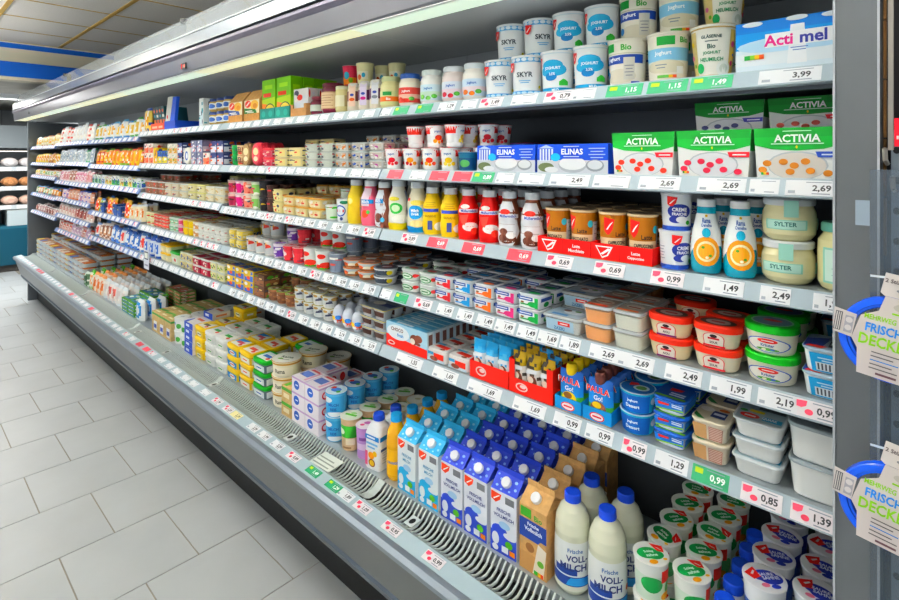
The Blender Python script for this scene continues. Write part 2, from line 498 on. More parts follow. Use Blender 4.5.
def rail_px(k, lst):
    for px, kind, price, w in lst:
        x = XP(px, 1.15)
        m = 0 if x > MODX[1] else 1
        lo, hi = MODX[m+1] + w/2 + .006, MODX[m] - w/2 - .006
        ticket(m, k, min(max(x, lo), hi), kind, price, w)
rail_px(0, [(790, 'w', '3,99', .10), (712, 'g', '1,49', .08), (668, 'g', '1,15', .085), (625, 'g', '1,15', .085), (585, 'w', '', .06), (560, 'p', '0,79', .085), (525, 'w', '', .08), (492, 'p', '1,49', .08),
            (470, 'w', '', .06), (448, 'w', '1,29', .07), (425, 'g', '', .07), (402, 'g', '', .07), (385, 'w', '', .05)])
rail_px(1, [(812, 'w', '2,69', .08), (765, 'w', '', .05), (722, 'w', '2,69', .09), (660, 'w', '2,69', .09), (612, 'w', '', .09), (570, 'w', '2,49', .11), (532, 'w', '', .08), (506, 'w', '', .06), (484, 'g', '0,89', .075), (463, 'r', '', .07), (440, 'r', '', .075), (419, 'w', '', .07), (396, 'r', '', .07), (380, 'w', '', .03)])
rail_px(2, [(829, 'w', '1,99', .045), (776, 'w', '2,49', .05), (724, 'w', '1,49', .075), (668, 'p', '0,99', .07), (610, 'p', '0,69', .075), (560, 'p', '0,69', .075), (520, 'r', '0,69', .075), (474, 'r', '0,69', .08), (438, 'r', '0,69', .08), (410, 'p', '0,89', .07)])
rail_px(3, [(818, 'p', '0,99', .07), (778, 'w', '2,19', .065), (731, 'w', '1,99', .075), (684, 'w', '2,49', .075), (636, 'w', '2,69', .085), (604, 'w', '2,69', .07), (571, 'w', '1,89', .055), (549, 'w', '1,69', .06), (528, 'w', '1,49', .06), (506, 'w', '1,49', .065), (486, 'w', '1,49', .06), (466, 'w', '1,49', .06), (446, 'w', '1,49', .065), (424, 'p', '0,69', .075), (402, 'g', '', .06), (385, 'w', '', .05)])
rail_px(4, [(814, 'p', '1,39', .07), (762, 'p', '0,85', .07), (711, 'g', '0,99', .07), (672, 'w', '1,29', .07), (635, 'p', '0,99', .055), (600, 'w', '0,99', .07), (568, 'w', '0,99', .075), (530, 'w', '1,69', .10), (485, 'w', '1,69', .12), (446, 'w', '1,69', .10), (410, 'w', '1,55', .12)])
rnd = random.Random(3)
for m in range(1, 6):
    for k in range(len(ZT[m])):
        x = MODX[m] - .06
        while x > MODX[m+1] + .05:
            w = rnd.choice((.06, .065, .07))
            kind = rnd.choice('wwwwwwp') if m < 3 else rnd.choice('wwwp')
            if m == 2 and k == 3 and x > -3.0: kind = 'p'
            pr = rnd.choice(('1,29', '0,99', '1,49', '2,19', '1,79')) if m == 1 and k > 1 else ''
            if not (k == 0 and m == 1): ticket(m, k, x, kind, pr, w)
            elif x < MODX[1] - .03: ticket(m, k, x, 'w', '', w)
            x -= w + rnd.choice((.012, .02, .03) if m < 3 else (.03, .04, .05))
# tickets lying on the base rail
def base_ticket(x, kind, price, w=.072):
    o = link('price_tag', ticket_mesh(kind, price, w), base_rail, (x, 1.0365, 0.5345))
    o.rotation_euler = (R(-79.2), 0, 0)
for px, kind, price in ((433, 'p', '0,99'), (391, 'p', '0,95'), (362, 'p', '1,09'), (345, 'w', '1,89'), (333, 'g', '1,29'), (313, 'g', '1,49'), (293, 'p', '0,89'), (277, 'w', '2,29'), (264, 'w', '1,99'), (253, 'w', '2,39'), (236, 'y', '2,19'), (228, 'p', '1,29'), (217, 'p', '1,99')):
    base_ticket(XP(px, 1.03), kind, price)
x = XP(205, 1.03)
while x > XA + .1:
    base_ticket(x, rnd.choice('wwwwpr'), ''); x -= rnd.choice((.10, .12, .14))
b = B(); b.box(-.055, .055, -.036, .036, 0, .001, '#e8efe6')
b.art(lambda u, v, o: (u, v, .001 + o), [('r', -.05, -.01, .05, -.004, '#9aa59a'), ('r', -.05, .006, .03, .012, '#9aa59a'), ('r', -.05, -.028, .04, -.022, '#9aa59a')], 1, 1)
o = b.obj('paper_notice', None, (XP(326, 1.09), 1.098, 0.5395)); tag(o, 'white printed card lying on the base air grille', 'card')
o.rotation_euler = (0.05, 0, 0.05)
# ------------------------------------------------------------------ product builders: each returns a kind = meshes of one thing and its parts
def interp(pts, z):
    for (r0, z0), (r1, z1) in zip(pts, pts[1:]):
        if z0 <= z <= z1 and z1 > z0: return r0 + (r1 - r0) * (z - z0) / (z1 - z0)
    return pts[-1][0] if z >= pts[-1][1] else pts[0][0]
def kind(name, desc, cat, parts, w, d, h, rot=0.0):
    return dict(name=name, desc=desc, cat=cat, parts=parts, w=w, d=d, h=h, rot=rot)
def cylmap(pts, z0=0.0):
    rr = max(p[0] for p in pts)
    return (lambda u, v, o: ((interp(pts, z0 + v) + o) * math.sin(u / rr), -(interp(pts, z0 + v) + o) * math.cos(u / rr), z0 + v)), rr
FW = 1.5708   # full wrap half-width in u
def band(v0, v1, col): return ('r', -FW, v0, FW, v1, col)
def bars(cu, cv, w, n, col, dv=.05, h=.02):
    return [('r', cu - w/2 * (1 - .25 * (i % 2)), cv - i * dv - h/2, cu + w/2 * (1 - .25 * (i % 2)), cv - i * dv + h/2, col) for i in range(n)]
def zoomed(items, f):
    out = []
    for it in items:
        if it[0] == 'e': out.append(('e', it[1]*f, it[2]*f, it[3]*f, it[4]*f, it[5]))
        elif it[0] == 'p': out.append(('p', [(u*f, v*f) for u, v in it[1]], it[2]))
        elif it[0] == 't': out.append(('t', it[1], it[2]*f, it[3]*f, it[4]*f, it[5]) + ((it[6]*f,) if len(it) > 6 else ()))
        else: out.append(('r', it[1]*f, it[2]*f, it[3]*f, it[4]*f, it[5]))
    return out
def leaf(cu, cv, s, sv, col='#e2312f'):
    """red leaf-shaped brand mark with a white vein"""
    return [('p', [(cu - s, cv + sv), (cu + s, cv + sv * .8), (cu + s * .75, cv - sv * .2), (cu - s * .1, cv - sv), (cu - s, cv - sv * .5)], col),
            ('p', [(cu - s*.6, cv - sv*.35), (cu - s*.45, cv - sv*.5), (cu + s*.7, cv + sv*.5), (cu + s*.55, cv + sv*.6)], '#ffffff')]

def cup(name, desc, rt, rb, h, base, lid, art=(), lidart=(), cat='yogurt', simple=False, rot=0.3, bodycols=None, seg=24, prof=None, lidrim=None):
    pts = prof or [(rb, 0.004), (rt * .955, h - .005)]
    b = B()
    pr = [(rb * .93, 0.0)] + pts + [(rt, h - .004), (rt, h)]
    b.lathe(pr, base, seg, cap0=base, cap1=base)
    lab = b if simple else B()
    if art:
        M, rr = cylmap(pts)
        lab.layer = 0
        lab.art(M, art, 2 * rr, h, du=0.006 if not simple else 0.012)
    ld = b if simple else B()
    ld.lathe([(rt * 1.0, h + .0002), (rt * 1.015, h + .0009), (rt * .97, h + .0016)], lidrim or lid, seg, cap1=lid)
    if lidart:
        ld.layer = 0
        ld.art(lambda u, v, o: (u, v, h + .0016 + o), lidart, rt, rt)
    parts = [(name, b)] if simple else [(name, b), ('lid', ld)] + ([('label', lab)] if art else [])
    return kind(name, desc, cat, [(n, x.mesh(n)) for n, x in parts], 2 * rt * 1.02, 2 * rt * 1.02, h + .0018, rot)

def tub(name, desc, w, d, h, base, lid, art=(), side=(), lidart=(), cat='tub', taper=.86, r=.016, lidh=.009, over=.0025, simple=False, lidstyle=None, oval=False):
    b = B(); n = 3
    if oval: r = min(w, d) * .42; n = 5
    hb = h - lidh
    b.rloft([(w * taper - .006, d * taper - .006, r * taper, 0), (w * taper, d * taper, r * taper, .003), (w - .004, d - .004, r, hb - .001)], base, n, cap0=base, cap1=base)
    ld = b if simple else B()
    lw, ldp = w + over * 2 - .004, d + over * 2 - .004
    ld.rloft([(lw, ldp, r + over, hb), (lw, ldp, r + over, h - .002), (lw - .004, ldp - .004, r, h)], lid, n, cap0=lid, cap1=lid)
    if lidart:
        ld.layer = 0
        ld.art(lambda u, v, o: (u, v, h + o), lidart, w, d)
    lab = b if simple else B()
    if art:
        lab.layer = 0
        def M(u, v, o):
            t = v / hb; dd = d * (taper + (1 - taper) * t) / 2; ww = (taper + (1 - taper) * t)
            return (u * ww, -dd - o, v)
        if oval:
            def M(u, v, o):
                t = v / hb; s = taper + (1 - taper) * t
                x = u * s; hw = w * s / 2; rr_ = r * s
                ex = max(0, abs(x) - (hw - rr_)); y = d * s / 2 - rr_ + math.sqrt(max(0, rr_ * rr_ - ex * ex))
                return (x, -y - o, v)
        lab.art(M, art, w, hb, du=.006 if oval else None, off0=.0006)
    if side:
        lab.layer = 0
        def M2(u, v, o):
            t = v / hb; ww = w * (taper + (1 - taper) * t) / 2
            return (ww + o, u * (taper + (1 - taper) * t), v)
        lab.art(M2, side, d, hb, off0=.0006)
    parts = [(name, b)] if simple else [(name, b), ('lid', ld)] + ([('label', lab)] if art or side else [])
    return kind(name, desc, cat, [(n_, x.mesh(n_)) for n_, x in parts], w + over * 2, d + over * 2, h + .0006)

def bottle(name, desc, prof, base, cap, capr, caph, art=(), cat='bottle', simple=False, rot=0.35, seg=24, cols=None, lab_range=None, capcut=True):
    """prof: (r, z) up to the neck; the cap sits on the last point"""
    b = B(); zt = prof[-1][1]
    b.lathe([(prof[0][0] * .9, 0)] + prof, cols or base, seg, cap0=base, cap1=base)
    lab = b if simple else B()
    if art:
        pts = [p for p in prof if not lab_range or lab_range[0] - 1e-6 <= p[1] <= lab_range[1] + 1e-6]
        z0 = lab_range[0] if lab_range else 0
        z1 = lab_range[1] if lab_range else zt
        M, rr = cylmap(prof, z0)
        lab.layer = 0
        lab.art(M, art, 2 * rr, z1 - z0, du=.006 if not simple else .012, off0=.0006, dv=.006)
    cp = b if simple else B()
    cp.lathe([(capr, zt + .0003), (capr * 1.02, zt + caph * .25), (capr, zt + caph * .3), (capr * .98, zt + caph * .9), (capr * .9, zt + caph)], cap, 18, cap0=cap, cap1=cap)
    parts = [(name, b)] if simple else [(name, b), ('cap', cp)] + ([('label', lab)] if art else [])
    w = 2 * max(p[0] for p in prof)
    return kind(name, desc, cat, [(n, x.mesh(n)) for n, x in parts], w, w, zt + caph, rot)

def jar(name, desc, prof, base, lid, lidr, lidh, art=(), rng=None, cat='jar', simple=False, rot=.3, extra=None, neck=None):
    b = B(); zt = prof[-1][1]
    b.lathe([(prof[0][0] * .85, 0)] + prof, base, 24, cap0=base, cap1=base)
    lab = b if simple else B()
    if art:
        z0, z1 = rng or (0, zt); M, rr = cylmap(prof, z0); lab.layer = 0
        lab.art(M, art, 2 * rr, z1 - z0, du=.006, off0=.0006, dv=.006)
    ld = b if simple else B()
    ld.lathe([(lidr, zt - .004), (lidr * 1.02, zt - .002), (lidr * 1.02, zt + lidh * .7), (lidr * .96, zt + lidh)], lid, 24, cap0=lid, cap1=lid)
    if extra: extra(lab)
    parts = [(name, b)] if simple else [(name, b), ('lid', ld)] + ([('label', lab)] if art or extra else [])
    w = 2 * max([p[0] for p in prof] + [lidr * 1.02])
    return kind(name, desc, cat, [(n, x.mesh(n)) for n, x in parts], w, w, zt + lidh, rot)

def box(name, desc, w, d, h, col, front=(), right=(), top=(), cat='box', simple=False, cols=None, flare=0.0, extra=None):
    b = B()
    f = flare
    b.extrude([(-w/2 + f, 0), (w/2 - f, 0), (w/2, h), (-w/2, h)], -d/2, d/2, col, 'y', cols)
    lab = b if simple else B()
    lab.layer = 0
    if front: lab.art(lambda u, v, o: (u * (1 - 2 * f / w * (1 - v / h)), -d/2 - o, v), front, w, h)
    lab.layer = 0
    if right: lab.art(lambda u, v, o: (w/2 - f * (1 - v / h) + o, u, v), right, d, h)
    lab.layer = 0
    if top: lab.art(lambda u, v, o: (u, v, h + o), top, w, d)
    if extra: extra(b)
    parts = [(name, b)] if simple or not (front or right or top) else [(name, b), ('print', lab)]
    return kind(name, desc, cat, [(n, x.mesh(n)) for n, x in parts], w, d, h + .0006)

def gable(name, desc, w, d, hs, hr, colbody, coltop, front=(), topart=(), capcol='#f2f4f6', cat='carton'):
    """gable-top carton: shoulder height hs, ridge height hr, screw cap on the front slope"""
    b = B(); y0, y1 = -d/2, d/2; x0, x1 = -w/2, w/2; yr = 0.0
    b.box(x0, x1, y0, y1, 0, hs, colbody)
    n = len(b.v)
    b.v += [(x0, y0, hs), (x1, y0, hs), (x1, yr, hr), (x0, yr, hr), (x0, y1, hs), (x1, y1, hs), (x0 + .02, 0, hs + .018), (x1 - .02, 0, hs + .018)]
    b.face((n, n+1, n+2, n+3), coltop); b.face((n+4, n+3, n+2, n+5), coltop)
    b.face((n, n+3, n+6), coltop); b.face((n+3, n+4, n+6), coltop); b.face((n, n+6, n+4), coltop)
    b.face((n+1, n+7, n+2), coltop); b.face((n+2, n+7, n+5), coltop); b.face((n+1, n+5, n+7), coltop)
    fin = B(); fin.box(x0, x1, -.0016, .0016, hr - .001, hr + .014, coltop)
    lab = B()
    lab.art(lambda u, v, o: (u, y0 - o, v), front, w, hs)
    sl = Vector((0, yr - y0, hr - hs)); ln = sl.length; sl.normalize(); nm = Vector((0, -sl.z, sl.y))
    def MT(u, v, o):
        p = Vector((u, y0, hs)) + sl * v + nm * o; return tuple(p)
    lab.layer = 0
    if topart: lab.art(MT, topart, w, ln)
    cp = B()
    c0 = Vector((0, y0, hs)) + sl * (ln * .50); rr = w * .165
    ring = [(rr, .0), (rr, .010), (rr * .93, .012)]
    ux = Vector((1, 0, 0))
    rings = [[tuple(c0 + ux * (r * math.cos(2*math.pi*a/18)) + sl * (r * math.sin(2*math.pi*a/18)) + nm * (z + .0012)) for a in range(18)] for r, z in ring]
    cp._rings(rings, capcol, True, None, capcol)
    return kind(name, desc, cat, [(name, b.mesh(name)), ('ridge', fin.mesh('ridge')), ('print', lab.mesh('print')), ('cap', cp.mesh('cap'))], w, d, hr + .014)

def pouch(name, desc, w, h, t, fn, cat='pack', lean=0.0, extra=None, seal=.12, nu=8, nv=8, p=4):
    b = B(); b.pillow(w, h, t, fn, lean=lean, seal=seal, nu=nu, nv=nv, p=p)
    parts = [(name, b)]
    if extra: parts += extra()
    return kind(name, desc, cat, [(n, x.mesh(n)) for n, x in parts], w, t + abs(lean) * h, h)

def busy(seed, cols, n, umax=.44, v0=.1, v1=.92, su=.13, sv=.12):
    """small print patches of a label"""
    g = random.Random(seed); out = []
    for i in range(n):
        u, v = g.uniform(-umax, umax), g.uniform(v0, v1); a, c = g.uniform(.35, 1) * su, g.uniform(.35, 1) * sv
        u = max(-umax + a, min(umax - a, u)); v = max(v0 + c, min(v1 - c, v)); col = g.choice(cols)
        t = g.random()
        if t < .4: out.append(('e', u, v, a, c, col))
        elif t < .8: out.append(('r', u - a, v - c * .35, u + a, v + c * .35, col))
        else: out.append(('p', [(u - a, v - c), (u + a, v - c * .4), (u + a * .6, v + c), (u - a * .8, v + c * .6)], col))
    return out
# ------------------------------------------------------------------ placing
ITEMS = []
SHELFN = {1: 'top shelf', 2: 'second shelf', 3: 'third shelf', 4: 'fourth shelf', 5: 'fifth shelf', 6: 'sixth shelf', 0: 'bottom deck'}
def place(k, x, y, z, shelf, row=0, layer=0, rot=None, tilt=None):
    n0, m0 = k['parts'][0]
    rz = k['rot'] if rot is None else rot
    o = link(n0, m0, None, (x, y, z), rz)
    if tilt: o.rotation_euler = (tilt, 0, rz)
    for n, m in k['parts'][1:]: link(n, m, o)
    o['category'] = k['cat']
    ITEMS.append((o, k['desc'], shelf, row, layer, x))
    return o
def shelf_z(x, s):
    if s == 0: return 0.5435
    for m in range(6):
        if MODX[m+1] <= x <= MODX[m]: return ZT[m][s - 1] - .0013
    return ZT[0][s - 1] - .0013
FRONT = 1.168
prnd = random.Random(11)
def block(k, s, x0, x1, rows=1, layers=1, y0=None, jit=.001, xpitch=None, n=None, gap=.002, z=None, rowstep=None, rj=0.06, tall=None):
    """fill x0..x1 (x0 < x1) of shelf s with kind k, front row first; returns left end"""
    w = k['w'] + gap
    if n is None: n = max(1, int((x1 - x0 + .012) / w))
    pitch = max(w, min((x1 - x0) / n, w * 1.18))
    d = (rowstep or k['d'] + .003)
    yf = (FRONT if y0 is None else y0) + k['d'] / 2
    rowlay = layers if isinstance(layers, (list, tuple)) else [layers] * rows
    for i in range(n):
        x = x1 - pitch * (i + .5)
        zz = shelf_z(x, s) if z is None else z
        for r_ in range(rows):
            y = yf + r_ * d
            if y + k['d'] / 2 > 1.598: break
            nl = rowlay[min(r_, len(rowlay) - 1)]
            if r_ > 0 and nl > 1 and prnd.random() < .13: nl -= 1
            for l in range(nl):
                place(k, x + prnd.uniform(-jit, jit), y + prnd.uniform(0, jit), zz + l * k['h'], s, r_, l,
                      prnd.uniform(-.02, .02) if k['rot'] == 0 else k['rot'] + prnd.uniform(-rj, rj) * 4)
    return x1 - pitch * n
def seq(s, x_right, lst):
    """lst of (kind, left px, rows, layers) laid right to left"""
    cur = x_right
    for it in lst:
        k, pxl, rows, layers = it[:4]
        y0 = it[4] if len(it) > 4 else None
        if k is None: cur = min(cur, XP(pxl, FRONT)); continue
        xl = min(XP(pxl, FRONT), cur - k['w'])
        # do not straddle a bay joint
        cur = block(k, s, xl, cur, rows, layers, y0=y0) - .003
    return cur
ORD = ['first', 'second', 'third', 'fourth', 'fifth', 'sixth', 'seventh', 'eighth', 'ninth', 'tenth', 'eleventh', 'twelfth', 'thirteenth', 'fourteenth', 'fifteenth', 'sixteenth', 'seventeenth', 'eighteenth', 'nineteenth', 'twentieth']
def ordn(i):
    if i < 20: return ORD[i]
    t, u = divmod(i + 1, 10)
    tens = {2: 'twenty', 3: 'thirty', 4: 'forty', 5: 'fifty', 6: 'sixty'}[t]
    return tens + '-' + ORD[u - 1] if u else {2: 'twentieth', 3: 'thirtieth', 4: 'fortieth', 5: 'fiftieth', 6: 'sixtieth'}[t]
def write_labels():
    groups = {}
    for it in ITEMS: groups.setdefault((it[1], it[2]), []).append(it)
    for (desc, s), its in groups.items():
        rows = sorted({i[3] for i in its}); lays = sorted({i[4] for i in its})
        byrl = {}
        for i in its: byrl.setdefault((i[3], i[4]), []).append(i)
        for (r_, l), lst in byrl.items():
            lst.sort(key=lambda i: -i[5])
            for q, i in enumerate(lst):
                t = desc + ', ' + SHELFN[s]
                if len(rows) > 1: t += ', ' + ('front' if r_ == 0 else ORD[r_]) + ' row'
                if len(lays) == 2: t += ', ' + ('lower', 'upper')[l] + ' layer'
                elif len(lays) == 3: t += ', ' + ('bottom', 'middle', 'top')[l] + ' layer'
                elif len(lays) > 3: t += ', ' + ORD[l] + ' layer up'
                if len(lst) > 1: t += ', ' + ordn(q) + ' from right'
                i[0]['label'] = t
                if len(its) > 1: i[0]['group'] = desc + 's on ' + SHELFN[s]
# ------------------------------------------------------------------ nearest bay: products
W_, NAVY, BLUE, RED, GRN = '#f1f3f3', '#1d2f7c', '#2a57c4', '#dc2b2b', '#1f9a3c'
def hexrow(v, col, dv=.045):
    return [('e', -1.5 + .2 * i, v, .085, dv, col) for i in range(16)]

# ---- top shelf
skyr = cup('skyr_cup', 'white skyr cup with blue honeycomb edge', .0455, .0385, .106, W_, '#eef4f7',
    [band(.84, .97, '#6cb6e3')] + hexrow(.905, '#e8f4fb') + [band(.0, .11, '#4f9ed6')] + hexrow(.06, '#bfe0f3', .03) + leaf(-.36, .72, .13, .14) +
    [('t', 'SKYR', .12, .52, .13, '#3c4650', .62)] + bars(.12, .36, .36, 2, '#6ab0dc') + [('e', .62, .2, .05, .04, '#d7c832')])
jog = cup('yogurt_cup', 'white natural yogurt cup, blue cloud print', .0455, .0385, .106, W_, '#f5f7f8',
    [band(.0, .11, '#2b98c8'), ('e', -.02, .66, .36, .13, '#3fa9d6'), ('e', -.12, .52, .34, .13, '#3fa9d6'), ('e', .1, .54, .36, .15, '#3fa9d6'), ('e', -.05, .38, .2, .1, '#2b7fc0')] + leaf(-.52, .74, .12, .15) +
    [('t', 'JOGHURT', 0, .58, .09, '#ffffff', .56), ('t', '3,5%', 0, .44, .075, '#ffffff'), ('p', [(.22, .16), (.52, .16), (.52, .25), (.37, .33), (.22, .25)], '#46b04a'), ('t', 'MILD', .1, .055, .06, '#ffffff')] + [band(.93, .955, '#d8e6ec')])
bion = cup('yogurt_cup', 'cream organic yogurt cup, navy print', .046, .040, .108, '#efe9da', '#e9e4d6',
    [('r', -.85, .47, .62, .66, '#27489e'), ('e', -.1, .2, .5, .16, '#e0d8c4'), ('r', .05, .12, .35, .6, '#d6d2c6'), band(.68, .70, '#cfc7b0'), ('r', -.62, .74, -.22, .92, '#2e9a46'), ('t', 'Bio', .12, .82, .13, '#49a245'),
     ('t', 'Joghurt', -.25, .57, .11, '#ffffff', .6)] + bars(.2, .42, .24, 4, '#8d8f95', .07) + [('e', -.5, .25, .1, .08, '#3d7fc0'), ('r', .25, .03, .5, .08, '#27489e')], rot=.2)
biol = cup('yogurt_cup', 'cream organic yogurt cup, sky print', .046, .040, .108, '#efe9da', '#e9e4d6',
    [('r', -.9, .42, .8, .68, '#8cc6e4'), ('e', 0, .3, .55, .14, '#dcd5bd'), ('r', -.2, .74, .25, .92, '#2e9a46'), ('t', 'Bio', .5, .84, .12, '#49a245'), ('t', 'Joghurt', -.05, .57, .11, '#ffffff', .6),
     ('r', .3, .15, .5, .3, '#f4f4f0'), ('r', -.2, .07, .1, .13, '#5aa14a'), ('r', .1, .07, .2, .13, '#e0b030'), ('r', .2, .07, .3, .13, '#d8502a')] + bars(-.1, .34, .3, 2, '#7d8a93', .06), rot=.2)
heu = cup('yogurt_cup', 'white hay milk yogurt cup with wildflowers', .0455, .0335, .109, '#f2efe4', '#d9c79b',
    [band(.0, .05, '#c8a05e'), ('r', -.9, .05, -.42, .9, '#ddc88c'), ('r', .46, .05, .95, .9, '#d8bd6c'), band(.93, .97, '#c9ad72'),
     ('t', 'GLÄSERNE', -.02, .78, .075, '#33514f', .62)] + bars(-.02, .69, .3, 1, '#6b7c78') + [('t', 'Bio', -.02, .59, .09, '#24544c'), ('t', 'JOGHURT', -.02, .46, .075, '#2f8a5c', .52), ('t', 'HEUMILCH', -.02, .34, .075, '#2f8a5c', .6),
     ('e', -.33, .18, .11, .1, '#1e9a5a'), ('e', .3, .16, .2, .15, '#eef0ea'), ('e', .3, .16, .12, .09, '#cfd6cc')] +
    [('e', .56, .62, .07, .06, '#d0508c'), ('e', .6, .42, .09, .07, '#e2b21e'), ('e', .6, .42, .04, .03, '#2a4ea0'), ('e', .55, .26, .06, .05, '#cc3b70'), ('e', -.55, .66, .06, .05, '#e7c53a'), ('e', -.6, .4, .07, .05, '#d76b9a'), ('e', -.5, .24, .05, .04, '#7aa63c')], rot=.25)
def bottoms(b):
    for i in range(4):
        b.lathe([(.019, 0), (.0195, .012), (.019, .03)], '#e9eef0', 16, cx=-.075 + .05 * i, cy=-.030, cap1='#e9eef0')
acti = box('drink_multipack', 'blue and white yogurt drink multipack box', .200, .10, .098, '#dfeef6',
    [('r', -.5, .45, .5, 1, '#2f9ae4'), ('r', -.5, .78, .5, 1, '#1f7fd6'), ('e', 0, .5, .49, .16, '#bfe2f5'), ('r', -.5, .12, .5, .36, '#e8f1f5'), ('p', [(-.06, .1), (.10, .1), (.08, .85), (-.03, .85)], '#f4f8fa'),
     ('e', -.35, .95, .09, .05, '#eef6fb'), ('e', .02, .97, .09, .05, '#eef6fb'), ('e', .3, .95, .09, .05, '#eef6fb'),
     ('r', -.24, .45, .34, .72, '#ffffff'), ('t', 'Acti', -.13, .58, .22, '#e01f86', .24), ('t', 'mel', .15, .585, .23, '#3a3f98', .26), ('r', .33, .84, .5, 1, '#f2c41d')] + bars(.04, .4, .14, 2, '#5a7fc0', .05, .016) +
    [('r', -.42, .24, -.37, .33, '#2f9a46'), ('r', -.37, .24, -.33, .33, '#8ac24a'), ('r', -.33, .24, -.29, .33, '#e8b62c'), ('r', -.29, .24, -.25, .33, '#e05a2a')], top=[('e', -.3, -.2, .1, .2, '#f4f6f8'), ('e', 0, -.2, .1, .2, '#f4f6f8'), ('e', .3, -.2, .1, .2, '#f4f6f8')])
x7 = [-.353 - .0957 * i for i in range(7)]
z1 = shelf_z(-.5, 1)
for i, k in enumerate((heu, biol, bion, jog, jog, skyr, skyr)):
    for r_ in range(2): place(k, x7[i], FRONT + .047 + .095 * r_, z1, 1, r_, 0, k['rot'] + prnd.uniform(-.15, .15))
    place(k, x7[i] + .008, FRONT + .047 + .046, z1 + k['h'], 1, 0, 1, k['rot'] + prnd.uniform(-.2, .3))
place(acti, -.197, FRONT + .05, z1, 1)
JP = [(.034, .004), (.0375, .012), (.0380, .062), (.0365, .080), (.0315, .092), (.0315, .098)]
def yjar(desc, lid, c1, c2, fruit, base='#f0ebe2', txt='#2a62b4'):
    return jar('yogurt_jar', desc, JP, 'gloss' + base, lid, .0330, .013,
        [('r', -.75, .05, .75, .95, c1), ('r', -.75, .3, .75, .55, c2), ('t', 'Joghurt', .0, .72, .17, txt, .6), ('e', -.28, .25, .14, .14, fruit), ('e', .02, .18, .12, .12, fruit), ('e', .28, .28, .13, .12, '#5aa24a')], (.010, .066), cat='jar')
jars = [yjar('glass yogurt jar, apricot label', '#dfe7ea', '#cfe0ee', '#e9d7dc', '#e0762c'), yjar('glass yogurt jar, cherry label', '#dfe4e8', '#d9dfe9', '#e7d3dc', '#b8283a', '#eadcd8'),
        yjar('glass yogurt jar, plain meadow label', '#e3ece8', '#d5e7ec', '#cfe6cf', '#6fae58', '#f1f0ea', '#2a7cb4'), yjar('glass yogurt jar with blue lid', '#3a5fa8', '#dc5148', '#e9b9a6', '#d23c30', '#ece4d0', '#ffffff'),
        jar('yogurt_jar', 'glass yogurt jar, orange organic label', JP, 'gloss#dcd6a0', '#c8cfa0', .0330, .013, [('r', -.75, .05, .75, .9, '#cdd39a'), ('r', -.7, .25, .7, .55, '#e0702c'), ('r', -.2, .62, .25, .85, '#2f8a46'), ('t', 'Bio', .1, .4, .16, '#ffffff')], (.010, .066), cat='jar')]
for px, k in zip((476, 455, 433, 411, 392), jars):
    for r_ in range(2): place(k, XP(px, 1.21), 1.21 + .085 * r_, z1, 1, r_, 0, .4)
creamcup = cup('yogurt_cup', 'cream yogurt cup with fruit print', .034, .028, .075, '#e8e4b4', '#eceac4', [('r', -.4, .2, .5, .6, '#f2efd4'), ('e', -.1, .3, .15, .14, '#e06a3a'), ('e', .2, .4, .12, .12, '#48a8c8')])
redcup = cup('yogurt_cup', 'red berry yogurt cup with fruit print', .034, .028, .075, '#c8314e', '#e9e0e4', [('r', -.7, .05, .7, .4, '#e98a3a'), ('e', 0, .5, .2, .2, '#3fa6c0'), ('e', .3, .25, .15, .14, '#7fb23a')])
for px in (398, 384): place(creamcup, XP(px, 1.335), 1.335, z1 + .1112, 1, 1, 1)
place(creamcup, XP(366, 1.25), 1.25, z1 + .1112, 1, 0, 1); place(redcup, XP(352, 1.25), 1.25, z1 + .1112, 1, 0, 1)
def strip_glass(desc, c, cc):
    def strip(b):
        pts = [(-.0295, .02), (-.0300, .06), (-.0280, .086), (-.018, .108), (.018, .108), (.028, .086)]
        n = len(b.v)
        for y, z in pts: b.v += [(-.013, y - .0015, z), (.013, y - .0015, z)]
        for i in range(len(pts) - 1): b.face((n + 2*i, n + 2*i + 1, n + 2*i + 3, n + 2*i + 2), c)
        b.layer = 3
        b.art(lambda u, v, o: (u, -.0318 - o, v), [('e', 0, .045, .011, .006, cc), ('e', 0, .062, .008, .005, '#3a4aa0')], 1, 1)
    return jar('dessert_glass', desc, [(.0275, .004), (.0285, .012), (.029, .070), (.027, .088), (.024, .094)], 'gloss#e6ddc8', '#d9d6ce', .025, .012,
        [band(.45, .95, '#6d3a34' if 'orange' in desc else '#5a2450')], (.006, .080), extra=strip, cat='dessert', rot=.55)
for px, k in ((378.5, strip_glass('layered dessert glass, grey paper strip', '#e7e6ea', '#8a8f98')), (367, strip_glass('layered dessert glass, purple paper strip', '#e2d8ea', '#d02a8a')), (356, strip_glass('layered dessert glass, orange paper strip', '#f0d3bd', '#e0642a'))):
    for r_ in range(2): place(k, XP(px, 1.205), 1.205 + .066 * r_, z1, 1, r_, 0)

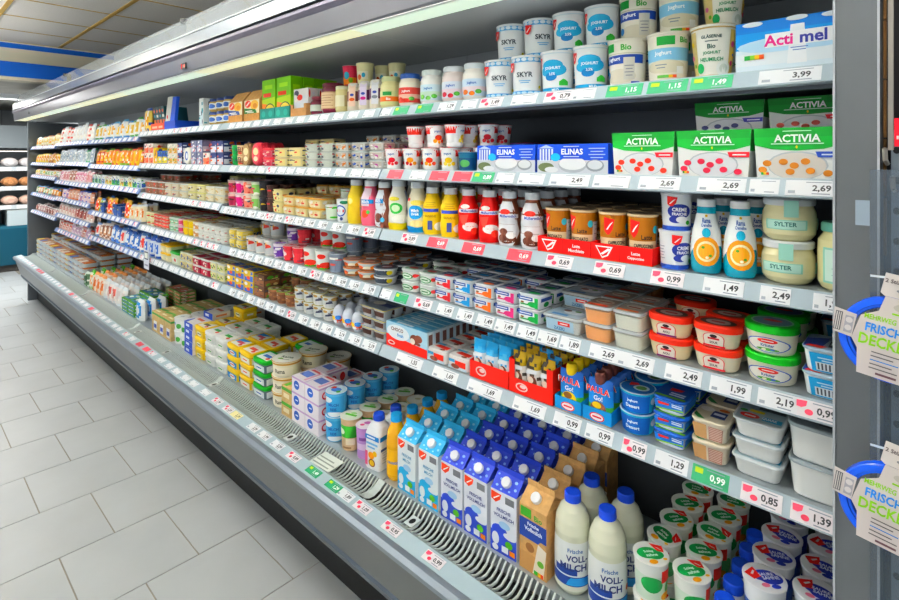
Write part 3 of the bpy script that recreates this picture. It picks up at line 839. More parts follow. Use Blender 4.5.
# ---- second shelf
def activ(desc, fruits, ribbon, h=.097, bowl='#dfe3e6'):
    fr = []
    for i, (u, v) in enumerate(((-.36, .3), (-.42, .17), (-.16, .33), (-.03, .26), (.1, .34), (-.08, .14), (.16, .16), (.36, .12))):
        fr.append(('e', u, v, .055, .062, fruits))
    def cups(b):
        for sx in (-1, 1): b.lathe([(.024, h - .012), (.027, h + .0005)], '#e6e4dc', 16, cx=sx * .034, cy=.0, cap1='#e6e4dc')
    return box('yogurt_multipack', desc, .144, .125, h, '#e8ebe9',
        [('e', 0, .26, .36, .28, '#b9c1c6'), ('e', 0, .25, .34, .26, bowl), ('r', -.5, -.02, .5, .02, '#dfe6e4'), ('p', [(-.5, .66), (-.3, .58), (0, .55), (.3, .58), (.5, .66), (.5, 1), (-.5, 1)], '#159a41'), ('p', [(-.5, .82), (.5, .82), (.5, 1), (-.5, 1)], '#118a39')] + fr +
        [('t', 'ACTIVIA', 0, .79, .155, '#ffffff', .62), ('r', -.16, .925, .16, .94, '#d5eedd'), ('r', -.3, .675, .3, .695, '#d5eedd'), ('e', 0, .62, .012, .03, '#f2d43a'), ('p', [(.24, .42), (.5, .42), (.5, .53), (.21, .53)], ribbon), ('r', .28, .46, .46, .485, '#ffffff'),
         ('r', -.44, .07, -.41, .12, '#2f9a46'), ('r', -.41, .07, -.375, .12, '#d8b62c'), ('r', -.375, .07, -.34, .12, '#d8502a')],
        right=[('r', -.5, .55, .5, 1, '#159a41')], flare=.006, cat='yogurt', extra=cups)
ac1 = activ('green and white strawberry yogurt multipack', '#d63a2c', '#d42b36')
ac2 = activ('green and white raspberry yogurt multipack', '#c22c44', '#d42b36')
ac3 = activ('green and white muesli yogurt multipack', '#c9803a', '#2344a0', bowl='#d8d3cb')
acb = activ('green and white blueberry yogurt multipack', '#3b3f74', '#4646a8', .083)
acc = activ('green and white fruit yogurt multipack', '#a8443a', '#d42b36', .083)
z2 = shelf_z(-.5, 2)
for x, k in ((-.489, ac1), (-.341, ac2), (-.193, ac3)): place(k, x, FRONT + .0625, z2, 2)
for x, k in ((-.345, acb), (-.195, acc)):
    for l in range(2): place(k, x, FRONT + .128 + .0625, z2 + l * k['h'], 2, 0, l)
elin = box('yogurt_multipack', 'blue greek yogurt multipack, temple print', .198, .11, .074, '#2148b8',
    [('r', -.5, 0, .5, .45, '#c9ced6'), ('r', -.5, .45, .5, 1, '#1f4cc6'), ('e', .02, .3, .2, .28, '#aab1b9'), ('e', .02, .34, .19, .22, '#e6e9ec'), ('e', .33, .28, .12, .2, '#8d959c'), ('e', .33, .3, .1, .15, '#d5dade'), ('r', -.2, .5, .5, .95, '#1f4cc6')] +
    [('r', -.46 + .045 * i, .42, -.435 + .045 * i, .84, '#dfe6f2') for i in range(5)] + [('p', [(-.48, .86), (-.24, .86), (-.36, .98)], '#b9c9ea'), ('e', -.22, .55, .07, .14, '#3fb0dc'), ('e', -.36, .2, .12, .16, '#5d6a4a'), ('e', -.28, .12, .1, .1, '#e0e4e8'),
     ('t', 'ELINAS', .02, .74, .2, '#ffffff', .34), ('r', -.1, .9, .12, .925, '#dfe6f2'), ('r', -.1, .56, .12, .585, '#dfe6f2')] + bars(.36, .84, .22, 4, '#b9c9ea', .1, .03),
    top=[('e', -.25, 0, .2, .4, '#e8eaec'), ('e', .25, 0, .2, .4, '#e8eaec')], cat='yogurt')
for x in (-.875, -.670):
    place(elin, x, FRONT + .055, z2, 2)
pinkrim = cup('yogurt_cup', 'greek yogurt cup with pink rimmed lid', .048, .040, .082, '#27439c', '#d9a0b4', [('r', -.7, .3, .7, .8, '#1f377f'), ('e', 0, .4, .3, .2, '#d8dde2')], lidrim='#d8326a')
place(pinkrim, -.930, 1.345, z2, 2)
def fry(desc, c, fr, fr2):
    return cup('yogurt_cup', desc, .0325, .024, .069, '#eef0ef', '#cf3a34',
        [band(.62, .97, c), ('r', -.6, .55, .3, .8, '#f4f6f6'), ('e', -.15, .8, .45, .14, '#f4f6f6'), ('t', 'yogurt', -.15, .73, .12, '#3b78b4', .6), ('e', -.1, .45, .22, .13, fr), ('e', -.3, .3, .13, .09, fr2), ('e', .2, .3, .13, .09, fr), ('e', -.05, .25, .1, .07, fr2)], prof=[(.025, .003), (.0262, .012), (.0245, .016), (.0285, .045), (.0315, .064)], rot=.75)
fr = [fry('red and white strawberry yogurt cup', '#d2332e', '#e2452c', '#e8a020'), fry('red and white banana yogurt cup', '#d2332e', '#ecc52c', '#f2dc6a'), fry('red and white cherry yogurt cup', '#c92c2c', '#c22030', '#e04040'), fry('red and white peach yogurt cup', '#d0362c', '#ee9c3a', '#c8282c')]
order = [2, 1, 0, 3, 2]
for i, px in enumerate((470, 451, 432, 413, 395)):
    k = fr[order[i]]
    for r_ in range(3):
        for l in range(2):
            if i == 4 and l == 1: continue
            if i == 0 and r_ == 0: continue
            place(k, XP(px, 1.2) + (.02 if l else 0), 1.2 + .068 * r_, z2 + l * k['h'], 2, r_, l, .75 + (i * 1.3 if l else 0) % 2)
tealcup = cup('yogurt_cup', 'teal cup with leafy print', .031, .026, .055, '#1f5a78', '#b9c6cc', [('r', -.7, .1, .7, .7, '#16406a'), ('e', 0, .4, .3, .2, '#5a9a5a')])
place(tealcup, XP(469, 1.2), 1.2, z2, 2)
smallw = cup('yogurt_cup', 'small white cup with colourful band', .030, .026, .034, '#e8e9e6', '#c9cfd2', [('r', -1, .2, 1, .7, '#4a78b4'), ('e', -.2, .45, .2, .2, '#d85a3a'), ('e', .3, .45, .2, .2, '#5aa24a')])
for l in range(0): place(smallw, -1.345, 1.285, z2 + .0 + fr[0]['h'] * 0 + l * smallw['h'], 2, 0, l)

# ---- third shelf
z3 = shelf_z(-.5, 3)
def sylt(b):
    b.layer = 2
    b.art(lambda u, v, o: (u, -.0482 - o, v), [('r', -.012, .048, .012, .080, '#9fd2c2')], 1, 1)
sj = jar('dressing_jar', 'squat cream dressing jar with white lid', [(.038, .004), (.045, .014), (.0472, .035), (.0455, .055), (.041, .066), (.0405, .073)], 'gloss#dcd7ae', '#d5dadb', .0435, .010,
    [('r', -.5, .05, .3, .85, '#8ecab9'), ('r', -.46, .12, .26, .78, '#b7ddd0'), ('t', 'SYLTER', -.1, .5, .36, '#2f6a62', .5), ('r', .62, .0, .95, .9, '#8ecab9')], (.022, .046), extra=sylt, cat='jar', rot=.1)
place(sj, -.2165, 1.222, z3, 3, 0, 0); place(sj, -.2155, 1.224, z3 + sj['h'], 3, 0, 1, .25)
tj = jar('dressing_jar', 'tall cream dressing jar with mint label', [(.036, .004), (.0405, .014), (.041, .070), (.040, .092), (.032, .104), (.032, .112)], 'gloss#dcd7a6', '#6fae9c', .0345, .013,
    [('r', -.55, .0, .6, 1, '#8ecab9'), ('r', -.5, .06, .55, .94, '#cbe4d8'), ('t', 'SYLTER', 0, .62, .12, '#2f6a62', .6)] + bars(0, .42, .7, 4, '#7ab0a4', .09) , (.015, .080), cat='jar', rot=.35)
place(tj, -.1265, 1.214, z3, 3); 
RB = [(.0285, .004), (.0303, .012), (.0308, .045), (.0275, .085), (.0215, .110), (.0175, .132), (.0172, .140)]
rama = bottle('cream_bottle', 'teal and white cooking cream bottle', RB, 'gloss#2a93ac', '#eef1f1', .0185, .016,
    [band(.42, .99, '#eef2f0'), band(.90, 1.0, '#2f9fb8'), ('p', [(-FW, .25), (-.7, .25), (-.2, .5), (.4, .5), (.9, .25), (FW, .25), (FW, .45), (-FW, .45)], '#eef2f0'), ('e', 0, .34, .46, .22, '#e79a22'), ('e', 0, .34, .33, .155, '#f4e4bc'), ('e', 0, .34, .26, .12, '#eba52c'), ('e', .12, .28, .05, .02, '#5a9a3c'), ('e', -.1, .4, .05, .02, '#5a9a3c'), ('e', .02, .25, .05, .02, '#f6f0d8'),
     ('e', 0, .62, .15, .07, '#2aa6c8'), ('t', 'Rama', 0, .80, .075, '#24539c', .34), ('t', 'Cremefine', 0, .73, .05, '#24539c', .4), ('e', 0, .87, .06, .02, '#eec52a')], rot=.3)
for x, y in ((-.2985, 1.205), (-.3640, 1.205), (-.349, 1.272), (-.283, 1.274)): place(rama, x, y, z3, 3, 0 if y < 1.25 else 1)
cf = cup('cream_cup', 'white cream cup with navy cow print', .0340, .029, .082, '#eceff1', '#e4e9ee', [('e', .12, .52, .42, .2, '#25348e'), ('e', .0, .3, .25, .1, '#25348e'), ('t', 'CREME', .12, .57, .1, '#ffffff', .5), ('t', 'FRAICHE', .12, .45, .08, '#ffffff', .5), ('e', .2, .3, .2, .09, '#f4f4f4'), band(.0, .12, '#2c50ac')] + leaf(-.12, .78, .17, .15) + [('e', .42, .22, .08, .06, '#3fa03c')] + bars(-.7, .6, .3, 5, '#9aa0b0', .08), cat='cream', rot=.45)
for r_ in range(3):
    place(cf, -.4305, 1.206 + .08 * r_, z3, 3, r_, 0, .75); place(cf, -.4300, 1.216 + .08 * r_, z3 + cf['h'], 3, r_, 1, .3)
lat = {}
for desc, nm in (('brown latte macchiato coffee cup', 'MACCHIATO'), ('brown latte cappuccino coffee cup', 'CAPPUCCINO')):
    lat[nm] = cup('coffee_cup', desc, .0350, .028, .112, '#e6d2ae', '#7c6a54', [band(.46, .95, '#a8692a')] + leaf(-.22, .7, .2, .2) + [('t', 'Latte', .22, .54, .1, '#3c2a20', .4), ('t', nm, .1, .36, .08, '#2c2420', .72), ('e', .55, .7, .11, .08, '#49b0c4')] + [('r', .66, .15, 1.3, .75, '#cfcfd4')] + bars(.98, .68, .5, 5, '#8d8f9a', .1), cat='coffee', rot=.5)
def tray(name, desc, w, d, h, hb, col, front=(), cat='tray', t=.0015, inner=None, cut=None):
    b = B()
    inn = inner or col
    b.box(-w/2, w/2, -d/2, d/2, 0, .0015, inn)
    if cut:   # front wall with raised ends
        b.box(-w/2, w/2, -d/2, -d/2 + t, .0015, cut, col)
        b.box(-w/2, -w/2 + .018, -d/2, -d/2 + t, cut, h, col); b.box(w/2 - .018, w/2, -d/2, -d/2 + t, cut, h, col)
    else: b.box(-w/2, w/2, -d/2, -d/2 + t, .0015, h, col)
    b.box(-w/2, w/2, d/2 - t, d/2, .0015, hb, col)
    for sx in (-1, 1):
        x0, x1 = (-w/2, -w/2 + t) if sx < 0 else (w/2 - t, w/2)
        b.extrude([(-d/2 + t, .0015), (d/2 - t, .0015), (d/2 - t, hb), (-d/2 + t, h)], x0, x1, col, 'x')
    lab = B()
    if front: lab.art(lambda u, v, o: (u, -d/2 - o, v), front, w, cut or h)
    return kind(name, desc, cat, [(name, b.mesh(name))] + ([('print', lab.mesh('print'))] if front else []), w, d, h)
lt = {}
for nm, t1, t2, desc in (('MACCHIATO', 'Latte', 'Macchiato', 'red carton tray of macchiato cups'), ('CAPPUCCINO', 'Latte', 'Cappuccino', 'red carton tray of cappuccino cups')):
    lt[nm] = tray('carton_tray', desc, .150, .33, .040, .040, '#e02a22', [('r', -.01, .05, 0, .95, '#b81c18'), ('p', [(-.42, .85), (-.12, .85), (-.2, .3), (-.3, .12)], '#ffffff'), ('p', [(-.39, .78), (-.16, .78), (-.22, .35), (-.3, .22)], '#e02a22'), ('p', [(-.33, .38), (-.29, .34), (-.15, .7), (-.2, .74)], '#ffffff'), ('t', t1, .25, .62, .19, '#ffffff'), ('t', t2, .25, .34, .2, '#ffffff', .4)], inner='kraft#9a6a44')
for nm, xc in (('MACCHIATO', -.6928), ('CAPPUCCINO', -.5412)):
    place(lt[nm], xc, FRONT + .165, z3, 3)
    for c in (-1, 1):
        for r_ in range(4): place(lat[nm], xc + c * .0362, FRONT + .041 + .0795 * r_, z3 + .0017, 3, r_, 0, .35 + prnd.uniform(-.5, .35) + (0 if c < 0 else -.15))
MB = [(.026, .004), (.0285, .012), (.029, .040), (.0265, .058), (.0285, .076), (.028, .092), (.021, .112), (.0175, .124), (.0172, .130)]
def mbottle(desc, base, arts, cap='#dfe6ea', sc=1.0):
    return bottle('milk_drink_bottle', desc, [(r * sc * 1.1, z * sc) for r, z in MB], 'gloss' + base, cap, .0205 * sc, .020 * sc, arts, rot=.55, cat='drink')
def mm(c, c2, frt): return [band(.0, .97, c), ('p', [(-.7, .95), (.2, .95), (.55, .3), (.2, .0), (-.9, .0), (-.9, .5)], '#e4e7ea' if frt else c), ('e', -.1, .15, .45, .11, c2), ('e', .1, .22, .22, .07, '#f2f0ee'), ('e', -.25, .3, .2, .07, c2), ('e', -.2, .72, .26, .06, '#d8332c'), ('r', -.55, .59, .45, .67, '#e9edf2'), ('t', 'Müllermilch', -.05, .63, .062, '#26419a', .95)]
mch = mbottle('brown chocolate milk drink bottle', '#7a4028', mm('#74402c', '#5a2c1c', 1))
mre = mbottle('red strawberry milk drink bottle', '#d8281f', [band(.0, .97, '#d8281f'), ('e', .1, .3, .4, .1, '#f0e6e4'), ('e', .3, .2, .2, .08, '#e03a30'), ('r', -.55, .62, .55, .70, '#e9edf2'), ('t', 'Müllermilch', 0, .66, .062, '#26419a', .95), ('p', [(-.5, .55), (0, .58), (-.15, .32), (-.45, .4)], '#e8564a'), ('e', -.2, .76, .26, .05, '#f0ece8')])
mye = mbottle('yellow banana milk drink bottle', '#ecc81c', [band(.0, .97, '#eecb1e'), ('r', -.5, .55, .45, .63, '#3a4aa8'), ('t', 'BANANE', 0, .45, .06, '#b08a10', .7), ('r', -.12, .12, .12, .34, '#3f4a80'), ('e', .5, .2, .3, .1, '#f0efe6')] + bars(0, .78, .6, 3, '#c9a416', .05))
mwb = mbottle('white drink bottle with blue disc', '#e4dfc4', [band(0, .14, '#2c8fd0'), ('e', 0, .46, .4, .16, '#2b93d6'), ('t', 'Milch', -.02, .5, .07, '#ffffff', .5), ('t', 'Drink', 0, .42, .06, '#ffffff', .5), ('e', .1, .2, .4, .08, '#efe0a0'), ('e', -.4, .75, .12, .04, '#d84a4a'), ('e', .1, .68, .35, .06, '#e8d470')], sc=1.10)
mwy = mbottle('white drink bottle with green disc', '#eceade', [band(0, .16, '#ecd31e'), ('e', -.1, .5, .36, .13, '#3fae4c'), ('e', -.1, .5, .22, .08, '#d9eecb'), ('e', .2, .25, .5, .1, '#f6f4ea'), ('r', .5, .05, .8, .9, '#9fa6c4'), ('e', -.2, .72, .3, .05, '#d8cc5a')], sc=1.12)
mcb = mbottle('brown and white cocoa drink bottle', '#6d3a2c', [band(0, .98, '#7a4638'), ('p', [(-.9, .1), (-.1, .0), (.25, .5), (.1, .96), (-.9, .96)], '#dde3ea'), ('r', -.65, .62, .1, .73, '#2f8cd0'), ('t', 'Milch', -.28, .675, .08, '#ffffff', .6), ('e', -.2, .25, .25, .12, '#5a2a20'), ('e', .05, .2, .12, .06, '#58b0d8')], sc=1.06)
mpk = mbottle('pink strawberry milk bottle', '#e0647c', [band(0, .98, '#e0647c'), ('p', [(-.9, .5), (.1, .5), (.3, .96), (-.9, .96)], '#ecd6de'), ('r', -.65, .56, .35, .67, '#2f8cd0'), ('t', 'Milch', -.15, .615, .085, '#ffffff', .6), ('e', -.15, .3, .22, .1, '#e2482c'), ('e', .05, .35, .1, .05, '#4aa04a')], sc=1.08)
mvy = mbottle('pale yellow vanilla milk bottle', '#d8c04a', [band(0, .98, '#dfc650'), ('r', .3, .2, .75, .7, '#b9a8a0'), ('e', -.3, .6, .2, .08, '#ecdf94')], sc=1.08)
for px, k, rows in ((533, mch, 4), (510, mch, 4), (490, mre, 4), (469, mre, 4), (451, mye, 3), (433, mye, 3), (418, mwb, 3), (399, mwy, 2), (385, mcb, 2), (371, mpk, 2), (357, mvy, 2)):
    for r_ in range(rows): place(k, XP(px, 1.203), 1.206 + .074 * r_, z3, 3, r_, 0, .6 + prnd.uniform(-.12, .12))
# ---- fourth shelf, nearest bay
z4 = shelf_z(-.5, 4)
wb = tub('cream_cheese_tub', 'white cream cheese tub, blue label', .098, .098, .046, '#e9eef0', '#9fb4c2', [('r', -.38, .06, .42, .92, '#3aa0d8'), ('r', -.3, .12, .3, .5, '#dfe6ea')] + [('r', -.27 + .065 * i, .16, -.24 + .065 * i, .46, '#4a4f58') for i in range(9)] + bars(0, .72, .5, 2, '#bfe0f2', .12, .06),
    side=[('r', -.4, .1, .4, .9, '#3aa0d8')], lidart=[('p', [(-.48, .1), (-.1, .35), (-.2, -.4), (-.48, -.45)], '#26408f'), ('r', -.1, -.3, .4, .1, '#38414e'), ('e', .1, .2, .25, .15, '#6f7f8c'), ('p', [(-.45, -.42), (-.2, -.46), (-.1, -.3), (-.4, -.3)], '#d8332c'), ('t', 'Frisch', .12, -.1, .14, '#dfe6ea', .4)], lidh=.005, cat='cheese')
block(wb, 4, -.189, -.086, 3, 2, n=1)
gr = tub('spread_tub', 'cream spread tub with green lid', .094, .094, .057, '#e4e0cc', '#27a83a', [('e', 0, .48, .43, .36, '#4a68b4'), ('e', 0, .48, .40, .32, '#e8e6dc'), ('e', 0, .66, .2, .11, '#d2302c'), ('r', -.12, .64, .12, .68, '#f4e8e4'), ('t', 'Kräuter', 0, .46, .14, '#3c568f', .56), ('e', 0, .27, .24, .07, '#5a9a48'), ('e', -.08, .26, .05, .05, '#e8e4c0'), ('e', .1, .28, .05, .05, '#3f62b0')],
    lidart=[('e', 0, 0, .4, .36, '#8fb8a0'), ('e', 0, 0, .36, .32, '#5d7890'), ('e', 0, .05, .18, .08, '#d2302c')], oval=True, lidh=.014, taper=.84, cat='spread')
block(gr, 4, -.286, -.192, 3, 2, n=1)
def aioli(desc, stripe, nm, base='#e6d6ae'):
    return tub('dip_tub', desc, .094, .072, .047, base, '#e03a2c', [('e', 0, .62, .24, .34, '#d8404c'), ('r', -.24, .1, .24, .6, '#d8404c'), ('e', 0, .62, .22, .31, '#ede6da'), ('r', -.22, .1, .22, .6, '#ede6da'), ('e', 0, .76, .08, .11, '#2a2022'), ('r', -.13, .54, .13, .66, '#c83038'), ('t', nm, 0, .36, .15, '#2a2a30', .34), ('r', -.27, .08, .27, .2, stripe)],
        lidart=[('e', 0, 0, .38, .34, '#4a3c38'), ('e', 0, 0, .26, .24, '#b9aaa8'), ('r', -.14, -.06, .14, .06, '#a82c34')], oval=True, lidh=.013, taper=.82, cat='dip')
a1 = aioli('aioli dip tub with red lid', '#7a2a6a', 'AIOLI'); a2 = aioli('herb dip tub with red lid', '#d8303a', 'SOUR', '#e4ddc4')
block(a2, 4, -.3845, -.2895, 3, 2, n=1); block(a1, 4, -.4855, -.3870, 3, 2, n=1)
def clear(desc, food, w, d, h, lidart, front=()):
    b = B(); r = .012; hb = h - .006
    b.rloft([(w * .84, d * .84, r, 0), (w * .95 - .003, d * .95 - .003, r, hb * .86)], food, 3, cap0=food, cap1=food)
    sh = B(); sh.rloft([(w * .845 + .002, d * .845 + .002, r, .0004), (w * .97, d * .97, r, hb)], 'clear#eef2f2', 3)
    ld = B(); ld.rloft([(w, d, r, hb), (w, d, r, hb + .003), (w - .004, d - .004, r, h)], 'haze#dfe5e6', 3, cap0='haze#dfe5e6', cap1='haze#dfe5e6')
    ld.art(lambda u, v, o: (u, v, h + o), lidart, w, d)
    parts = [('dip_tub', b), ('clear_shell', sh), ('lid', ld)]
    if front:
        lb = B(); lb.art(lambda u, v, o: (u * .9, -d * (.43 + .055 * v / hb) - .001 - o, v), front, w, hb); parts.append(('label', lb))
    return kind('dip_tub', desc, 'dip', [(n, x.mesh(n)) for n, x in parts], w, d, h + .0006)
c1 = clear('clear tub of white dip', '#dfe0cf', .074, .088, .043, [('r', -.42, -.4, .42, .4, '#a8a49c'), ('e', 0, .1, .3, .18, '#d8cfc4'), ('r', -.4, -.38, .3, -.25, '#d2672c'), ('r', -.2, .0, .2, .08, '#a03c34')])
c2 = clear('clear tub of orange dip', '#e2964a', .074, .088, .042, [('r', -.42, -.4, .42, .4, '#9a8a7c'), ('e', 0, .1, .32, .2, '#cfc2b0'), ('r', -.4, -.38, .3, -.22, '#d8482c'), ('r', -.25, .05, .25, .12, '#b04a34')])
c3 = clear('clear tzatziki tub with blue label', '#d9dcd6', .112, .085, .040, [('r', -.42, -.4, .42, .4, '#9fb0bc'), ('e', .1, .1, .25, .2, '#d5dbe0'), ('e', -.1, .2, .1, .1, '#7a4a3c'), ('e', .15, .25, .08, .08, '#5f8a4a'), ('r', -.3, -.36, .1, -.2, '#4a80b0')],
    [('r', -.42, .08, .36, .92, '#a9c6d8'), ('r', -.08, .5, .26, .78, '#d0302c'), ('r', -.02, .6, .2, .68, '#f0e6e4'), ('t', 'ZAZIKI', -.05, .26, .24, '#3a6a9c', .5)])
block(c1, 4, -.5645, -.4885, 4, 2, n=1); block(c2, 4, -.6420, -.5665, 4, 2, n=1); block(c3, 4, -.7575, -.6440, 1, 1, n=1); block(c3, 4, -.7575, -.6440, 3, 2, n=1, y0=FRONT + .09)
def milk(desc, c, txt=True):
    return tub('cheese_tub', desc, .073, .068, .039, '#e3e7ea', '#d9dee2', [('r', -.44, .08, .44, .92, '#eef0f0'), ('r', -.44, .62, .2, .9, '#2c4f9c'), ('r', -.38, .72, .14, .8, '#eef2fa'), ('e', .2, .36, .24, .22, c), ('r', .28, .1, .44, .9, c), ('r', -.38, .25, .0, .36, c), ('e', -.28, .45, .08, .08, '#8a5a34')],
        side=[('r', -.44, .08, .44, .92, '#e6eaec'), ('r', -.4, .6, .4, .88, '#2c4f9c'), ('e', 0, .34, .2, .2, c)], lidart=[('r', -.45, -.42, .45, .42, '#8d97a4'), ('r', -.4, -.1, .4, .3, '#34507f'), ('e', .1, -.2, .25, .14, c), ('r', -.3, .05, .3, .12, '#d5dce4')], lidh=.004, taper=.9, cat='cheese')
cols = [('soft cheese tub with green label', '#2f9a4c'), ('soft cheese tub with pink label', '#d83a7c'), ('soft cheese tub with orange label', '#e6702a'), ('soft cheese tub, sky blue label', '#3a9ad8'), ('soft cheese tub with red label', '#cf2f34')]
xr = -.7600
for d_, c in cols:
    k = milk(d_, c); block(k, 4, xr - .0765, xr, 4, 2, n=1); xr -= .0790
kg = tub('butter_spread_tub', 'white oval tub with green writing', .078, .066, .037, '#e6ebe6', '#cfd6d2', [('e', 0, .5, .36, .34, '#2f8a4c'), ('e', 0, .5, .30, .26, '#dfe9de'), ('r', -.2, .44, .2, .56, '#2f7a3c'), ('e', .42, .6, .08, .2, '#d03434'), ('e', -.4, .6, .06, .2, '#d03434')], lidart=[('e', 0, 0, .42, .4, '#9aa8a2'), ('e', 0, .05, .25, .18, '#a83438'), ('r', -.3, -.25, .3, -.12, '#3c7a52')], lidh=.006, oval=True, cat='spread')
block(kg, 4, xr - .170, xr, 4, 2, n=2); xr -= .172
dk = cup('dessert_cup', 'shallow white cup with dark lid', .043, .037, .026, '#d6dadc', '#6f7680', [('r', -.7, .15, .3, .85, '#39434f'), ('e', .35, .5, .14, .3, '#d8c82c')], [('e', 0, 0, .85, .85, '#3c434e'), ('e', .1, .1, .5, .5, '#7a3434'), ('r', -.3, -.1, .5, .15, '#b9c2ca')], cat='dessert')
sa = cup('salad_cup', 'shallow cup with orange topping label', .043, .036, .029, '#b9c3c6', '#c7743a', [('r', -.9, .1, .9, .95, '#8fb0c0'), ('e', -.3, .45, .22, .3, '#d85a2a'), ('e', .1, .4, .25, .3, '#e6e0cc'), ('e', .42, .5, .2, .3, '#d87a34'), ('e', 0, .2, .8, .15, '#8a5a3a')], [('e', 0, 0, .85, .85, '#8a7468'), ('e', 0, 0, .5, .5, '#a8584a'), ('r', -.5, -.1, .5, .1, '#cfc4ba')], cat='salad')
z4b = shelf_z(-1.5, 4)
for i, k in enumerate((dk, sa, sa)):
    x = -1.435 - .09 * i - (.0 if i == 0 else .002)
    for r_ in range(4):
        for l in range(2): place(k, x, FRONT + .046 + .088 * r_, z4b + l * k['h'], 4, r_, l, .5)
X4 = -1.435 - .18 - .05

# ---- fifth shelf, nearest bay
z5 = shelf_z(-.5, 5)
big = tub('quark_tub', 'large plain white quark tub', .122, .105, .068, '#e3e6e4', '#98a3a8', lidart=[('r', -.46, -.44, .46, .44, '#7b868c'), ('r', -.1, -.3, .35, -.05, '#4a5158'), ('e', -.2, .1, .2, .2, '#4f7a64')], lidh=.006, over=.003, r=.02, taper=.88, cat='tub')
block(big, 5, -.210, -.084, 2, 2, n=1)
qk = tub('quark_tray', 'flat white quark tray, leaf logo film', .088, .118, .038, '#e1e4e2', '#cdd4d6', lidart=[('r', -.46, -.45, .46, .45, '#9fb6c0'), ('e', -.2, -.28, .2, .1, '#d8302c'), ('r', -.3, -.31, -.08, -.26, '#f2e4e2'), ('r', .06, -.36, .44, -.2, '#3a9cc4'), ('e', -.36, -.12, .08, .05, '#3f9a4a'), ('r', -.25, -.12, .05, -.02, '#e6d03a'), ('r', -.1, .04, .44, .36, '#5c666c'), ('t', 'QUARK', .2, -.28, .1, '#e9f2f6', .3)], lidh=.004, over=.004, r=.014, taper=.84, cat='tub')
block(qk, 5, -.3075, -.2135, 2, 3, n=1)
lf = tub('cream_tub', 'cream coloured tub with kraft label', .072, .082, .044, '#e6dfce', '#d9d0ba', [('r', -.44, .1, -.06, .92, '#c49a6c'), ('r', .0, .12, .4, .88, '#9a6a5c')] + [('r', .02, .2 + .1 * i, .38, .24 + .1 * i, '#d8c4b8') for i in range(7)], side=[('r', -.4, .2, .0, .8, '#d9d2c0'), ('e', .1, .5, .3, .3, '#24386f'), ('r', -.05, .44, .25, .56, '#e0e4ea')],
    lidart=[('r', -.46, -.44, .46, .44, '#d6cdb4'), ('p', [(-.46, -.1), (-.1, -.44), (-.3, -.44), (-.46, -.3)], '#3a8a4a'), ('r', -.05, -.2, .34, .2, '#24386f'), ('r', .0, -.05, .3, .08, '#dfe4ec'), ('e', -.22, .2, .2, .14, '#ece8e0'), ('e', .2, .32, .15, .08, '#c86a34')], lidh=.006, over=.003, taper=.86, cat='tub')
block(lf, 5, -.3880, -.3100, 3, 2, n=1)
ex = tub('cream_cheese_tub', 'blue cream cheese tub, green wave', .070, .080, .036, '#e6eaee', '#2459b4', [('r', -.47, .3, .47, .95, '#2a70c8'), ('p', [(-.47, .2), (0, .3), (.47, .42), (.47, .55), (0, .4), (-.47, .32)], '#8ac43a'), ('p', [(-.35, .6), (.0, .66), (.02, .82), (-.35, .82)], '#d8302c'), ('r', .1, .62, .42, .72, '#e8f0fa'), ('r', .1, .78, .42, .86, '#e8f0fa')], side=[('r', -.47, .3, .47, .95, '#2a70c8'), ('r', -.47, .2, .47, .34, '#8ac43a')],
    lidart=[('r', -.46, -.44, .46, .44, '#1f4a9c'), ('p', [(-.2, .05), (.15, .12), (.2, .26), (-.2, .26)], '#d8302c'), ('r', -.1, -.12, .36, -.04, '#c9d6ea'), ('r', -.1, -.25, .36, -.17, '#c9d6ea'), ('r', -.46, -.44, .46, -.34, '#6cae3a')], lidh=.006, over=.005, taper=.84, cat='cheese')
block(ex, 5, -.4720, -.3910, 3, [3, 3, 2], n=1)
bc = cup('dessert_cup', 'turquoise cup with blue lettering', .0405, .0345, .047, '#35a6c8', '#cfd8dc', [('r', -1.0, .06, .4, .92, '#1f5fb4'), ('t', 'Joghurt', -.15, .62, .17, '#ffffff', .6), ('t', 'Dessert', -.15, .36, .17, '#ffffff', .6), ('e', .6, .6, .16, .2, '#e8eef2')], [('e', 0, 0, .93, .93, '#2a6ab4'), ('e', .2, -.1, .45, .4, '#dfe8ea'), ('e', .2, -.1, .3, .26, '#6fa05a'), ('p', [(-.5, .1), (.1, .3), (.0, .55), (-.4, .6)], '#d8302c')], cat='dessert', rot=.35)
for r_ in range(4):
    for l in range(2): place(bc, -.5170, FRONT + .043 + .083 * r_, z5 + l * bc['h'], 5, r_, l, .35)
# squeeze pouches with caps in blue trays
def pouch_k(desc, capc, skin, spot):
    w, h, t = .066, .098, .026
    def fn(u, v):
        if v < .2: return '#3a8a3c'
        if v < .38 and abs(u) > .5: return '#4fa84a'
        if v > .8: return '#2a62b8'
        return '#2f7fcc'
    def extra():
        cp = B(); cp.lathe([(.0125, h - .010), (.0145, h - .002), (.0145, h + .010), (.011, h + .018)], capc, 16, cap0=capc, cap1=capc)
        lb = B(); M = lambda u, v, o: (u, -t/2 - .0006 - o, v)
        lb.art(M, [('e', 0, .030, .021, .018, skin), ('e', -.004, .038, .012, .008, spot), ('e', .010, .026, .006, .005, spot), ('r', .012, .010, .030, .020, '#c9dcea'), ('t', 'PAULA', 0, .075, .0165, '#f4f0ec', .062), ('t', 'PAULA', 0, .075, .0150, '#e23a2c', .059), ('t', 'Go!', 0, .056, .0120, '#f4f4f4')], 1, 1)
        return [('cap', cp), ('print', lb)]
    return pouch('squeeze_pouch', desc, w, h, t, fn, 'dessert', extra=extra, seal=.04, nu=10, nv=10, p=8)
